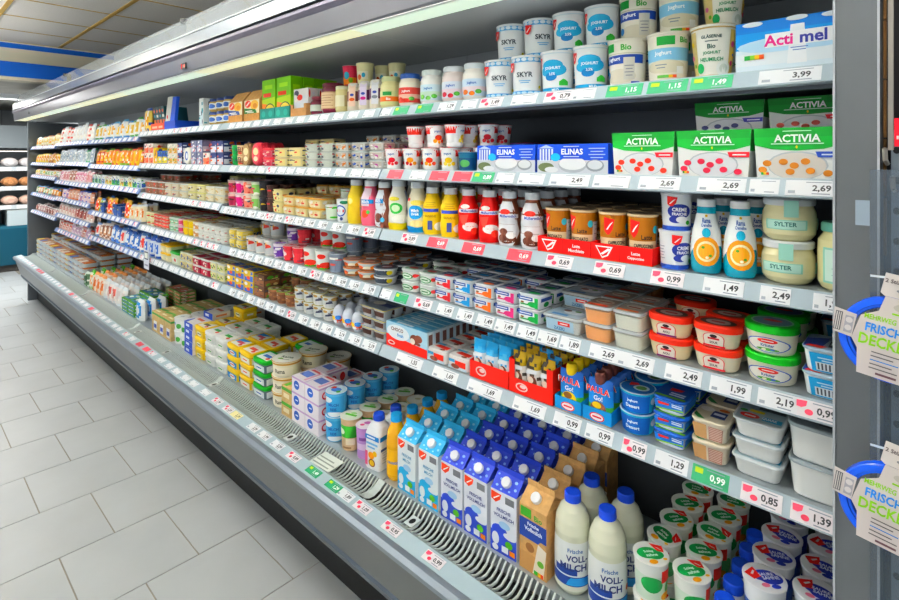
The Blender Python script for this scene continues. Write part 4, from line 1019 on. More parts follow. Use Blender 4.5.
pa = pouch_k('blue dessert pouch with yellow cap', '#eccb1e', '#f0cf2c', '#8a5a2c'); pb = pouch_k('blue dessert pouch with brown cap', '#6a3a34', '#7a4a3a', '#e0c04a')
pt = tray('carton_tray', 'blue carton tray holding dessert pouches', .074, .34, .034, .05, '#2c86c8', [('e', 0, .42, .26, .3, '#d8302c'), ('e', 0, .42, .22, .24, '#f0e8e8'), ('r', -.16, .36, .16, .48, '#c83038')], inner='kraft#a88860')
for xc, k in ((-.6000, pb), (-.6790, pa)):
    place(pt, xc, FRONT + .17, z5, 5)
    for r_ in range(9): place(k, xc + prnd.uniform(-.001, .001), FRONT + .020 + .034 * r_, z5 + .0017, 5, r_, 0, prnd.uniform(-.04, .04))
# bars in red trays
def bar(desc, top, body, c2):
    w, h, t = .043, .108, .022
    g = random.Random(desc)
    def fn(u, v):
        q = g.random()
        if v > .86: return top if q < .75 else c2
        if v > .70: return c2 if q < .5 else top
        return body if q < .86 else c2
    def extra():
        lb = B(); M = lambda u, v, o: (u, -t/2 - .0006 - o, v)
        lb.art(M, [('p', [(-.017, .058), (.015, .062), (.015, .072), (-.017, .068)], '#d8402c' if 'dark' in desc else '#e9eef2'), ('e', .001, .036, .015, .020, '#6a3a28'), ('e', -.004, .044, .009, .009, '#e9dccb'), ('e', .006, .028, .007, .007, '#b8784a'), ('e', -.006, .026, .005, .004, '#8a5234')], 1, 1)
        return [('print', lb)]
    return pouch('snack_bar', desc, w, h, t, fn, 'snack', extra=extra, seal=.1, nu=6, nv=12, p=8)
bb = bar('blue and white milk snack bar', '#3aa0da', '#d5e4ec', '#58b0de'); by = bar('white snack bar with yellow top', '#b89a1e', '#e4e0da', '#3a342c')
bs = bar('sky blue snack bar with dark top', '#2f86c0', '#e2dcd6', '#40362f')
rt = tray('carton_tray', 'red carton tray with heart, yellow bars', .138, .36, .090, .095, '#e0301f', [('e', -.2, .5, .14, .28, '#f0d8d4'), ('e', -.2, .5, .11, .2, '#e0301f'), ('e', -.17, .55, .07, .12, '#f0d8d4')], cut=.040, inner='#b82418')
rt2 = tray('carton_tray', 'red carton tray with heart, blue bars', .138, .36, .048, .105, '#e0301f', [('e', -.2, .5, .14, .28, '#f0d8d4'), ('e', -.2, .5, .11, .2, '#e0301f'), ('e', -.17, .55, .07, .12, '#f0d8d4')], inner='#b82418')
for xc, tk, ks in ((-.7915, rt, (by, by, by, bs)), (-.9330, rt2, (bb, bb, bb, bb))):
    place(tk, xc, FRONT + .18, z5, 5)
    for c in range(3):
        for r_ in range(11):
            kk = ks[(c + r_) % 4]
            place(kk, xc - .0450 + .0450 * c, FRONT + .018 + .031 * r_, z5 + .0017, 5, r_, 0, prnd.uniform(-.05, .05))
# choco boxes and loose packs
cb = box('snack_box', 'blue and red chocolate snack box', .198, .030, .082, '#a8cfe2', [('r', -.5, 0, .5, .30, '#e0301f'), ('p', [(-.5, .3), (.5, .3), (.5, .34), (-.5, .5)], '#e0301f'), ('e', -.2, .65, .28, .3, '#e6eef2'), ('t', 'CHOCO', -.22, .76, .15, '#6a3424', .36), ('t', 'fresh', -.14, .56, .14, '#2a8ac8', .3), ('e', .2, .58, .1, .2, '#6a3424'), ('e', .3, .66, .09, .15, '#7a4030'), ('e', .16, .5, .06, .12, '#ece4d8'), ('e', .3, .45, .05, .06, '#7a4030'), ('e', -.36, .18, .09, .09, '#f0d8d4'), ('e', -.36, .18, .06, .05, '#e0301f')],
    top=[('r', -.45, -.4, .45, .4, '#5fb0d8'), ('r', -.3, -.2, .1, .2, '#d8e6ee')], right=[('r', -.5, .3, .5, 1, '#c9dfe8'), ('r', -.3, .35, .3, .9, '#6a4a44')], cat='snack')
for r_ in range(11): place(cb, -1.2800, FRONT + .016 + .0325 * r_, z5, 5, r_, 0, 0)
for r_ in range(0): place(cb, -1.2800, FRONT + .2 + .0325 * r_, z5 + cb['h'] * 0 + .0926, 5, r_ + 6, 1, 0)
wr = tub('snack_pack', 'white and red wrapped snack pack', .086, .060, .040, '#e8e4e0', '#e6e2df', [('r', -.45, .05, .45, .3, '#c9dbe4'), ('r', -.1, .3, .4, .8, '#d83428'), ('e', -.1, .3, .2, .2, '#7a4030'), ('r', -.4, .6, -.1, .85, '#4aa0cc')], lidart=[('r', -.4, -.35, .4, .35, '#e9e6e4'), ('p', [(-.3, -.1), (.35, -.2), (.35, .15), (-.2, .2)], '#d83428'), ('e', .2, -.28, .12, .1, '#7a4030'), ('r', -.44, .2, .0, .4, '#6ab4d8')], lidh=.004, over=-.001, r=.012, taper=.95, cat='snack')
for r_ in range(5): place(wr, -1.0550, FRONT + .032 + .064 * r_, z5, 5, r_, 0, 0); place(wr, -1.1450, FRONT + .032 + .064 * r_, z5, 5, r_, 0, 0)

# ---- bottom deck, nearest bay
zd = shelf_z(-.5, 0)
def carton(desc, body, top, logo, txt, sub, blob, dots='#8fb4e0', cow=None):
    fr = [('r', -.5, 0, .5, .34, blob), ('e', -.15, .36, .3, .1, blob), ('e', .25, .33, .25, .05, body), ('e', -.3, .22, .14, .1, body)] + leaf(-.27, .885, .2, .085, logo) + \
         [('r', .08, .84, .42, .95, '#6d7076'), ('t', txt[0], .02, .70, .055, sub, .8), ('t', txt[1], .02, .61, .055, sub, .8), ('e', .05, .48, .22, .06, '#a9cdea'), ('e', .22, .2, .14, .06, '#58a83c'), ('r', -.05, .05, .2, .15, '#e9eef2'), ('r', .25, .05, .45, .13, '#e8842c'), ('e', -.3, .08, .12, .05, '#e8ecf2')]
    tp = [('e', -.32, .25, .05, .06, dots), ('e', -.24, .6, .06, .07, dots), ('e', .3, .7, .06, .08, dots), ('e', .36, .35, .05, .07, dots), ('e', -.4, .8, .04, .05, dots), ('e', .18, .16, .04, .05, dots), ('e', -.12, .12, .04, .05, dots)]
    return gable('milk_carton', desc, .086, .080, .172, .205, body, top, fr, tp, cat='carton')
lb_ = carton('light blue low-fat milk carton', '#e6edf0', '#4aaede', '#e2472a', ('FRISCHE', 'MILCH'), '#4a8fb4', '#3fa6d8', '#a9dcf2')
db_ = carton('dark blue whole milk carton', '#e4e8f0', '#2a3fb4', '#e2472a', ('FRISCHE', 'VOLLMILCH'), '#34427f', '#2c44b4')
kr_ = gable('milk_carton', 'kraft brown organic milk carton', .086, .080, .172, .205, 'kraft#c49a68', 'kraft#c9a270',
    [('r', -.5, .55, .5, .80, '#1f3a86'), ('p', [(-.5, .5), (.2, .5), (.3, .56), (-.5, .56)], '#1f3a86'), ('r', -.5, .0, .5, .28, '#b98d5c'), ('p', [(.0, .02), (.4, .02), (.5, .45), (.2, .5)], '#e6dccb'), ('e', -.1, .38, .16, .07, '#8a5f3a'), ('r', -.45, .83, -.05, .97, '#3f8a34'), ('t', 'Bio', .2, .87, .085, '#4a8a3a'), ('t', 'Frische', .02, .74, .055, '#e9ecf2', .7), ('t', 'Vollmilch', .02, .66, .065, '#e9ecf2', .85), ('r', .05, .02, .2, .08, '#3f9a3c'), ('r', .2, .02, .3, .08, '#e0b030'), ('r', .3, .02, .4, .08, '#d8502a'), ('e', .3, .22, .12, .05, '#6fae4a')],
    [], cat='carton')
cx = [-.787 - .0985 * i for i in range(6)]
for i, k in enumerate((kr_, db_, db_, db_, lb_, lb_)):
    for r_ in range(5): place(k, cx[i] + prnd.uniform(-.002, .002), FRONT + .044 + .0838 * r_, zd, 0, r_, 0, prnd.uniform(-.03, .05))
BP = [(.040, .005), (.0455, .014), (.0462, .095), (.0445, .140), (.0458, .152), (.0430, .178), (.0330, .202), (.0215, .214), (.0195, .219)]
mk = bottle('milk_bottle', 'white milk bottle with blue cap', BP, 'gloss#d9dcc6', '#2348c8', .0215, .021,
    [band(0, 1, '#dfe3e0'), band(0, .10, '#dfe0cf'), band(.10, .30, '#26418c'), ('r', -.55, .33, .1, .47, '#26418c'), ('p', [(-.2, .12), (.6, .12), (.7, .28), (-.1, .28)], '#3f97d8'), ('t', 'Frische', .05, .84, .085, '#5a7aa8', .5), ('t', 'VOLL-', .1, .68, .13, '#26356c', .6), ('t', 'MILCH', .0, .50, .15, '#26356c', .8), ('e', .6, .45, .08, .06, '#e08a6a')], lab_range=(.016, .136), rot=.5, cat='milk')
for x in (-.692, -.596):
    for r_ in range(2): place(mk, x + (.004 if r_ else 0), 1.216 + .0945 * r_, zd, 0, r_, 0, .5 + prnd.uniform(-.2, .2))
gc = cup('cream_cup', 'green and white cooking cream cup', .0395, .033, .092, '#e4e8e2', '#eef0ec', [('r', -1.4, .1, 1.4, .7, '#cfe0cf'), ('e', -.2, .5, .35, .2, '#2f8f4c'), ('e', .5, .4, .25, .2, '#5aa86a'), ('r', .1, .55, .5, .85, '#d8352f'), ('e', .3, .2, .2, .1, '#e8a03a')],
    zoomed([('e', -.15, .05, .5, .36, '#1f8a48'), ('e', .15, -.12, .4, .28, '#1f8a48'), ('p', [(.18, .62), (.7, .38), (.62, -.02), (.34, .1)], '#dc2f2c'), ('p', [(.36, .36), (.42, .32), (.58, .12), (.5, .16)], '#f4f0ee'), ('e', -.12, -.52, .2, .14, '#f0a52c'), ('e', .48, -.42, .1, .07, '#f0b84a'), ('t', 'Schlag', -.08, .1, .18, '#f2f6f2', .7), ('t', 'sahne', -.02, -.12, .18, '#f2f6f2', .6)], 1.25), cat='cream', rot=.4)
for i, x in enumerate((-.486, -.3995)):
    for r_ in range(5):
        for l in range(2): place(gc, x, FRONT + .043 + (.012 if i else 0) + .0812 * r_, zd + l * gc['h'], 0, r_, l, .4 + prnd.uniform(-.9, .9))
kf = bottle('kefir_bottle', 'white drink bottle with blue cap', [(.024, .004), (.027, .012), (.0275, .10), (.0265, .125), (.020, .150), (.017, .160)], '#eceff0', '#2249c4', .0205, .022, [('r', -.8, .1, .8, .8, '#e4e9ee'), ('r', -.5, .3, .5, .6, '#2c4fa8'), ('t', 'Kefir', 0, .45, .1, '#ffffff', .7)], cat='drink', rot=.3, lab_range=(.012, .10))
for r_ in range(5): place(kf, -.3265, FRONT + .034 + .064 * r_, zd, 0, r_, 0)
ss = cup('sour_cream_cup', 'white sour cream cup, navy lid print', .0395, .033, .084, '#e2e6ea', '#eef1f3', [('r', -1.4, .05, 1.4, .55, '#3a5aa8'), ('e', 0, .6, .4, .2, '#2c3f9c'), ('e', .6, .6, .3, .18, '#2c3f9c')],
    zoomed([('e', .05, .1, .55, .34, '#24349c'), ('e', .25, -.1, .5, .32, '#24349c'), ('p', [(-.75, .3), (-.2, .62), (-.12, .05), (-.5, -.1)], '#dc2f2c'), ('p', [(-.5, .22), (-.42, .16), (-.25, .36), (-.3, .42)], '#f4f0ee'), ('t', 'SAURE', .15, .16, .17, '#e6ecf6', .7), ('t', 'SAHNE', .25, -.05, .2, '#e6ecf6', .75), ('e', -.2, -.45, .18, .12, '#e07a94'), ('e', .2, -.55, .2, .12, '#24349c')], 1.14), cat='cream', rot=.3)
for i, x in enumerate((-.2555, -.1725)):
    for r_ in range(4):
        for l in range(3): place(ss, x, FRONT + .043 + (.03 if i else 0) + .082 * r_, zd + l * ss['h'], 0, r_, l, .3 + prnd.uniform(-.6, .6))
# ------------------------------------------------------------------ second and third bay
def scup(desc, r, h, base, c1, c2, lid, name='yogurt_cup', cat='yogurt', taper=.84, lid2=None):
    pal = [c2, c2, c1, '#f0efe8', '#3a3f58', '#c8463a', base]
    return cup(name, desc, r, r * taper, h, base, lid, [band(.10, .80, c1)] + busy(desc, pal, 16, 1.3, .06, .94, .3, .17), [('e', 0, 0, .78, .78, lid2 or c1)] + busy(desc + 'l', pal, 6, .6, -.6, .6, .3, .22), simple=True, cat=cat, seg=16)
def stub(desc, w, d, h, base, lid, c1, c2, name='tub', cat='tub', lidh=.008, taper=.88, r=.012, lid2=None):
    pal = [c2, c2, c1, '#f0efe8', '#454a5c', base]
    fr = [('r', -.44, .12, .44, .88, c1)] + busy(desc, pal, 9, .42, .14, .86, .16, .2)
    return tub(name, desc, w, d, h, base, lid, fr, fr, [('r', -.42, -.40, .42, .40, lid2 or c1)] + busy(desc + 'l', pal, 8, .4, -.38, .38, .18, .14), simple=True, cat=cat, lidh=lidh, taper=taper, r=r)
def sbox(desc, w, d, h, c, c1, c2, name='box', cat='box', c3='#f0f0ea'):
    pal = [c2, c1, c3, c2, '#3c425a', c]
    return box(name, desc, w, d, h, c, [('r', -.47, .05, .47, .55, c1)] + busy(desc, pal, 10, .46, .05, .95, .2, .16), [('r', -.44, .1, .44, .5, c1)] + busy(desc + 'r', pal, 8, .44, .05, .95, .2, .16), [('r', -.42, -.38, .42, .38, c1)] + busy(desc + 't', pal, 6, .42, -.4, .4, .2, .14), cat=cat, simple=True)
def spack(desc, w, h, t, c1, c2, c3, lean=.0, name='food_pack', cat='pack'):
    g = random.Random(desc); alt = {}
    def fn(u, v):
        key = (round(u, 2), round(v, 2))
        if key not in alt: alt[key] = g.random()
        q = alt[key]
        if v > .86: return c3
        if v < .14: return c3 if q < .7 else c1
        if .30 < v < .74 and abs(u) < .7: return c2 if q < .62 else ('#f0eee6' if q < .82 else c1)
        return c1 if q < .8 else ('#eeeae2' if q < .93 else c3)
    return pouch(name, desc, w, h, t, fn, cat, lean=lean, nu=7, nv=8)
# ---- top shelf, second and third bay
crj = jar('dessert_jar', 'cream pudding jar', [(.026, .004), (.029, .012), (.029, .082), (.027, .092)], 'gloss#e0d59c', '#d9d6b4', .0275, .010, [('r', -.6, .2, .7, .8, '#e9e4c2'), ('r', .3, .2, .7, .8, '#b9a878')], (.01, .08), simple=True)
rj = jar('preserve_jar', 'large dark red fruit jar', [(.040, .004), (.046, .014), (.046, .095), (.041, .108), (.041, .112)], 'gloss#6a1830', '#5c1a2c', .042, .010, [('r', -.65, .12, .55, .85, '#c9a07c'), ('r', -.6, .16, .5, .81, '#dfc6a0')] + bars(-.05, .7, .8, 5, '#9a5a48', .11), (.01, .10), simple=True)
rjs = jar('preserve_jar', 'small dark red fruit jar', [(.027, .004), (.031, .012), (.031, .052), (.024, .062), (.024, .066)], 'gloss#5c1428', '#7a3040', .025, .010, [('r', -.6, .2, .6, .8, '#c9d2c2')], (.008, .05), simple=True)
wrb = sbox('white and red leaning carton', .11, .045, .115, '#e6e4e0', '#dfe4ea', '#dc3c2c', 'carton_box')
ktr = tray('carton_tray', 'kraft tray at the jars', .12, .2, .052, .07, 'kraft#b98a5c', cut=.035)
gbx = box('pasta_box', 'bright green pasta box with egg picture', .116, .055, .178, '#7cc21e', [('r', -.5, 0, .5, .42, '#e8842a'), ('p', [(-.5, .42), (.5, .3), (.5, .55), (-.5, .5)], '#b9d83a'), ('e', .1, .2, .4, .2, '#3c5a34'), ('e', .1, .2, .34, .17, '#f0d264'), ('e', .1, .2, .16, .08, '#e8a23a'), ('r', -.4, .56, .2, .66, '#e2442c'), ('r', -.3, .76, .3, .86, '#a8dc4a')], [('r', -.5, .0, .5, .5, '#8fcc2a'), ('r', -.3, .6, .3, .8, '#a8dc4a')], simple=True, cat='box')
gtr = tray('carton_tray', 'teal zigzag tray under green boxes', .125, .26, .05, .05, '#1f7f74', [('e', -.25, .5, .14, .3, '#3a9c8c'), ('e', .25, .5, .14, .3, '#3a9c8c')])
def kraftpack(desc, c):
    b = B(); w, d, h = .145, .085, .150
    b.box(-w/2, w/2, -d/2, d/2, 0, h * .66, 'kraft#c9945c')
    n = len(b.v)
    b.v += [(-w/2, -d/2, h*.66), (w/2, -d/2, h*.66), (w/2, 0, h), (-w/2, 0, h), (-w/2, d/2, h*.66), (w/2, d/2, h*.66)]
    for q in ((0,1,2,3), (4,3,2,5), (0,3,4), (1,5,2)): b.face([n + k for k in q], 'kraft#cfa06a')
    b.art(lambda u, v, o: (u, -d/2 - o, v), [('r', -.5, .24, .5, .66, '#efe2c2'), ('e', .18, .5, .27, .15, '#eebc58'), ('e', .22, .47, .14, .08, '#d88a3a'), ('p', [(-.5, .24), (.35, .24), (.25, .36), (-.5, .42)], c), ('r', -.42, .30, .05, .335, '#f4efe4'), ('r', -.3, .26, .15, .285, '#f4efe4'), ('e', -.24, .54, .2, .115, '#e2401f'), ('p', [(-.36, .5), (-.32, .47), (-.12, .58), (-.16, .61)], '#f8f0e8'), ('r', -.5, .0, .5, .23, 'kraft#bd8850')], w, h)
    return kind('pasta_pack', desc, 'pack', [('pasta_pack', b.mesh('pasta_pack'))], w, d, h)
kpb, kpg = kraftpack('kraft pasta pack with blue lettering', '#24488f'), kraftpack('kraft pasta pack with green lettering', '#2f7a34')
bjar = jar('spread_jar', 'small pickle jar with blue lid', [(.034, .004), (.040, .012), (.040, .050), (.036, .058)], 'gloss#b99a5c', '#2a3f78', .037, .012, [('r', -.7, .1, .7, .9, '#e4e6e2'), ('e', 0, .5, .3, .3, '#3a62ac')], (.010, .050), simple=True)
wct = sbox('white carton with teal edge', .055, .07, .150, '#e9ecea', '#d5e4e6', '#3a9aa8', 'carton_box')
def leanpack(desc, c1, c2, c3, w=.045, sh=-.05, h=.15):
    b = B()
    b.extrude([(-w/2 - sh * .3, 0), (w/2 - sh * .3, 0), (w/2 + sh * .7, h), (-w/2 + sh * .7, h)], -.07, .07, c1, 'y')
    b.art(lambda u, v, o: (u + sh * (v / h - .3), -.07 - o, v), [('r', -w*.4, .1*h, w*.4, .45*h, c2), ('r', -w*.35, .55*h, w*.35, .66*h, c3), ('e', 0, .82*h, w*.3, .07*h, c2)], 1, 1)
    return kind('flat_pack', desc, 'pack', [('flat_pack', b.mesh('flat_pack'))], w + .012, .14, h)
lp1, lp2 = leanpack('dark teal leaning salmon pack', '#245058', '#d8582c', '#e2ded0'), leanpack('black and orange leaning salmon pack', '#2c3034', '#e2703a', '#3a8a94')
otr = tray('carton_tray', 'orange tray of leaning salmon packs', .23, .17, .045, .06, '#e2502a', [('r', -.4, .3, .0, .6, '#f2c0a0'), ('r', .1, .3, .4, .6, '#f2c0a0')])
def signboard():
    b = B()
    b.box(-.085, .085, -.09, .09, 0, .05, '#2348b4')
    b.extrude([(.0, .0505), (.07, .0505), (.105, .19), (.05, .19)], -.088, -.070, '#2a56c8', 'y')
    b.extrude([(-.075, .0505), (-.002, .0505), (.048, .195), (-.03, .195)], -.089, -.080, '#d2cec4', 'y')
    b.art(lambda u, v, o: (u, -.089 - o, v), [('e', -.04, .075, .012, .012, '#d8302c')], 1, 1)
    return kind('display_box', 'blue display box with slanted white board', 'box', [('display_box', b.mesh('display_box'))], .19, .18, .195)
slb = signboard()
ylp = spack('yellow and blue upright pasta pack', .10, .155, .05, '#e8c86a', '#e9a840', '#2c4c9c')
cur = XP(350, 1.2)
cur = block(crj, 1, cur - .07, cur, 2, 1, n=1); cur = block(rj, 1, cur - .1, cur - .004, 2, 1, n=1); cur = block(rjs, 1, cur - .068, cur - .004, 2, 1, n=1)
zt1 = shelf_z(-2, 1)
place(ktr, cur - .068, FRONT + .1, zt1, 1)
for r_ in range(3): place(wrb, cur - .068, FRONT + .035 + .052 * r_, zt1 + .0017, 1, r_)
cur -= .134
for i in range(2):
    xc = cur - .066; place(gtr, xc, FRONT + .13, zt1, 1)
    for r_ in range(4): place(gbx, xc, FRONT + .036 + .060 * r_, zt1 + .0017, 1, r_)
    cur -= .130
for k in (kpg, kpb):
    cur -= .006
    block(k, 1, cur - .15, cur, 3, 1, n=1); cur -= .16
for k, n_ in ((bjar, 3),):
    for r_ in range(3):
        for i in range(n_):
            for l in range(2): place(k, cur - .05 - .086 * i, FRONT + .045 + .088 * r_, zt1 + l * .070, 1, r_, l)
cur -= .29
block(wct, 1, cur - .06, cur, 3, 1, n=1); cur -= .066
cur = max(cur, -3.30)
place(slb, -3.385, FRONT + .092, zt1, 1); place(otr, -3.604, FRONT + .09, zt1, 1)
for i in range(4): place((lp1, lp2)[i % 2], -3.531 - .0500 * i, FRONT + .09, zt1 + .0017, 1, 0, 0)
block(ylp, 1, -3.885, -3.745, 3, 1)

# ---- second shelf
def dess(desc, c): return stub(desc, .082, .066, .031, '#e4e6e2', '#c8d2d2', '#c9c2b6', c, 'dessert_cup', 'dessert', lidh=.003, taper=.78)
d_p, d_b, d_o = dess('white dessert cup with pink stripe', '#b84a9c'), dess('white dessert cup with blue stripe', '#2a58b4'), dess('white dessert cup with orange stripe', '#e68a2a')
d_r = stub('white dessert cup with red berry', .088, .068, .031, '#dfe4dc', '#d2d8d2', '#d6dccf', '#cf2a38', 'dessert_cup', 'dessert', lidh=.003, taper=.78)
d_y = stub('cream fruit dessert pack, yellow label', .105, .07, .040, '#e6dcae', '#ddd2a4', '#efdf9c', '#d8402c', 'dessert_cup', 'dessert', lidh=.004)
d_k = stub('pink fruit dessert pack, red film', .085, .07, .040, '#d87a8a', '#d23a44', '#c83a50', '#ecd6b8', 'dessert_cup', 'dessert', lidh=.010)
def ovalpack(desc, c1, c2, c3):
    b = B()
    b._rings([[(rx * math.cos(2*math.pi*a/20), y, .055 + rz * math.sin(2*math.pi*a/20)) for a in range(20)] for rx, rz, y in ((.040, .055, .016), (.042, .055, 0.0), (.036, .048, -.012))], c1, True, c1, c2)
    b.art(lambda u, v, o: (u, -.012 - o, .055 + v), [('e', 0, .012, .024, .018, c3), ('e', 0, -.022, .02, .012, '#efe2c4')], 1, 1)
    return kind('oval_pack', desc, 'pack', [('oval_pack', b.mesh('oval_pack'))], .085, .030, .11)
o_r, o_b = ovalpack('standing oval fish salad pack, red', '#c83a48', '#d8525c', '#efe0b0'), ovalpack('standing oval pack, brown', '#7a5a3c', '#a8885c', '#e4d4a8')
g_c = scup('green capped small cup', .026, .048, '#2a8a4a', '#1f7a3c', '#cfe2c8', '#2f9a52'); b_c = scup('brown and cream small cup', .026, .048, '#d8c49c', '#7a4a34', '#e9dcb8', '#8a5a3c')
x = MODX[1] - .004
for k, n_, rows, lay in ((d_p, 1, 3, [3, 3, 4]), (d_b, 1, 3, [3, 3, 4]), (d_o, 1, 3, [3, 3, 4]), (d_r, 2, 3, 3), (d_y, 2, 3, [2, 2, 3]), (d_k, 1, 3, 2)):
    x = block(k, 2, x - (k['w'] + .012) * n_, x, rows, lay, n=n_) - .003
for k in (o_r, o_b): x = block(k, 2, x - .095, x, 4, 1, n=1) - .003
n_ = 2 if x - .225 > MODX[2] else 1
x = block(b_c, 2, x - .056 * n_, x, 4, 2, n=n_) - .003; x = block(g_c, 2, x - .056 * n_, x, 4, 2, n=n_) - .003
cw = kind('round_cheese', 'round white cheese with blue label', 'cheese', [], .1, .045, .096)
b = B()
b._rings([[(r * math.cos(2*math.pi*a/20), y, .048 + r * math.sin(2*math.pi*a/20)) for a in range(20)] for r, y in ((.046, .022), (.048, .016), (.048, -.016), (.044, -.022))], '#e6e2d0', True, '#e6e2d0', '#ece9dc')
b.art(lambda u, v, o: (u, -.022 - o, .048 + v), [('e', 0, 0, .022, .026, '#2c5cac'), ('e', .004, 0, .014, .017, '#e9ecee')], 1, 1)
cw['parts'] = [('round_cheese', b.mesh('round_cheese'))]
s_dk = sbox('navy and white deli box', .07, .07, .062, '#2a3766', '#dfe2ea', '#d8602c', 'deli_box'); s_or = sbox('orange and white deli pack', .08, .06, .064, '#e9e2d8', '#e8805a', '#d8402c', 'deli_box')
s_pu = sbox('grey and violet deli box', .07, .07, .066, '#6a6f8c', '#b9bccb', '#c85a6a', 'deli_box'); s_bl = sbox('blue and yellow deli box', .08, .07, .080, '#2a55a8', '#e6d02c', '#3fa04c', 'deli_box'); s_mc = sbox('white deli box, mixed print', .075, .07, .060, '#e2dccf', '#d8a04c', '#5a9a4a', 'deli_box'); s_yl = sbox('yellow deli pack', .06, .07, .10, '#e6c62c', '#eab43c', '#cf5a2c', 'deli_box')
x = min(x, MODX[2] - .004)
for k, n_, rows, lay in ((s_dk, 2, 3, 2), (s_or, 1, 3, [1, 2]), (s_pu, 2, 3, 2)): x = block(k, 2, x - (k['w'] + .01) * n_, x, rows, lay, n=n_) - .004
x = block(cw, 2, x - .11, x, 3, 1, n=1) - .006
for k, n_, rows, lay in ((s_dk, 1, 3, 2), (s_mc, 2, 3, 2), (s_bl, 2, 3, 1), (s_yl, 1, 3, 1), (s_or, 2, 3, 2)):
    if x - (k['w'] + .004) * n_ < MODX[3]: break
    x = block(k, 2, x - (k['w'] + .004) * n_, x, rows, lay, n=n_) - .004

# ---- third shelf
t_wb = cup('yogurt_cup', 'tall white cup with blue circle', .030, .026, .085, '#e6eaec', '#d9dfe4', [('e', 0, .5, .42, .26, '#2a52a8'), ('e', 0, .5, .34, .2, '#e4e9ee'), ('r', -.3, .44, .3, .56, '#d23a4a'), ('e', .1, .15, .12, .08, '#26386c'), ('e', .3, .88, .3, .08, '#2f7a5a')], simple=True)
t_gw = scup('white cup with green splash', .033, .058, '#e6eae6', '#dfe8d8', '#4fb03a', '#e2e6e0'); t_sr = scup('small white and red cup', .030, .045, '#e2dcda', '#d24a44', '#efe6e2', '#d9d5d2')
t_cr = stub('cream tub with red dot', .092, .075, .040, '#e6d49c', '#d8a04c', '#e9dcb0', '#d8402c', 'spread_tub', 'spread', lidh=.005); t_c2 = stub('cream tub with pepper print', .075, .075, .052, '#e6dca0', '#d9cf96', '#efe4a8', '#d85a2c', 'spread_tub', 'spread', lidh=.004)
t_bk = scup('black cup with gold label', .031, .066, '#26262a', '#1c1c20', '#d8b23a', '#34343a'); t_ck = scup('chocolate cup with red label', .029, .058, '#3a2622', '#4a2c26', '#c83a3a', '#5a4038')
t_pk = scup('clear cup with magenta label', .036, .064, '#e2c4c8', '#d22a7c', '#efe0e2', '#dfe0e0', lid2='#c9b6bc'); t_pr = scup('clear cup with berry label', .036, .064, '#d8b4a8', '#a82c4c', '#5a2c24', '#dcdcda', lid2='#c0a8a8'); t_sm = scup('clear cup with salmon label', .036, .064, '#e6d0c0', '#e0806c', '#e2442c', '#dcdcda', lid2='#c8b4ac'); t_gn = scup('clear cup with green dessert', .036, .064, '#d0dcc0', '#8ac06a', '#d23a5c', '#dcdcda', lid2='#b4bcac')
x = XP(357, 1.203) - .036
x = block(t_wb, 3, x - .064, x, 3, 1, n=1) - .004
x = block(t_gw, 3, x - .075, x, 3, [1, 2], n=1) - .004
x = block(t_cr, 3, x - .3, x, 3, [2, 2, 3], n=3) - .004; x = block(t_c2, 3, x - .08, x, 3, 2, n=1) - .004
x = block(t_ck, 3, x - .064, x, 4, 2, n=1) - .004; x = block(t_bk, 3, x - .068, x, 4, 2, n=1) - .004
for k in (t_gn, t_sm, t_pk, t_pr): 
    if x - .078 > MODX[2]: x = block(k, 3, x - .078, x, 4, 2, n=1) - .003
ct_y = stub('clear salad tub with yellow lid', .105, .085, .042, '#ddd6a8', '#e0dc94', '#e6dfb0', '#c9a84c', 'salad_tub', 'salad', lidh=.006); ct_w = stub('clear salad tub, pale filling', .105, .085, .040, '#e2dcc0', '#d6dad4', '#e6e0c8', '#d8b46c', 'salad_tub', 'salad', lidh=.005)
ct_o = stub('clear salad tub, orange sticker', .105, .085, .040, '#d9cdb0', '#d2d6d0', '#e0d8c4', '#e8502a', 'salad_tub', 'salad', lidh=.005); ct_b = stub('clear meat salad tub, brown', .105, .085, .040, '#a87c64', '#c8ccc8', '#9a6a54', '#e04a34', 'salad_tub', 'salad', lidh=.005)
x = MODX[2] - .004
for k, n_, lay in ((ct_w, 2, [2, 2]), (ct_y, 2, [2, 1, 3]), (ct_w, 1, 2), (ct_o, 2, [2, 2, 1]), (ct_b, 3, [2, 3, 3])):
    x = block(k, 3, x - (k['w'] + .008) * n_, x, 4, lay, n=n_) - .004

# ---- fourth shelf
f_to = cup('tomato_cup', 'white cream cup with tomato print', .037, .033, .070, '#e6ebe6', '#d9e0da', [('e', -.1, .72, .28, .14, '#d8362c'), ('e', .2, .22, .4, .18, '#d8362c'), ('e', -.3, .15, .2, .12, '#c82c24'), ('r', -1.4, .0, 1.4, .08, '#4fae3c'), ('r', .6, .05, .75, .95, '#4fae3c')], simple=True, rot=.5)
f_gr = scup('grey blue cup with green foot', .037, .070, '#7c8796', '#6a7688', '#5aa04a', '#b9c2cc'); f_rd = scup('red cup with white lettering', .033, .062, '#c8323c', '#d23c44', '#efe2e0', '#e4d6d4'); f_vi = scup('violet and white cup', .031, .062, '#e4dfe8', '#6a3aa0', '#e9e4ee', '#d9d4de')
f_yw = scup('white cup with yellow landscape', .036, .066, '#e6e6e0', '#cfd6d6', '#e8b43a', '#d9dcd8'); f_yb = stub('yellow and blue square cup', .062, .062, .044, '#e6cf5a', '#c8c6b0', '#efe096', '#5a8ac0', 'dessert_cup', 'dessert', lidh=.004); f_br = scup('brown pudding cup with blue print', .036, .070, '#6a4a3a', '#5a3c30', '#7a9ab4', '#8a7a6c')
x = X4 - .004
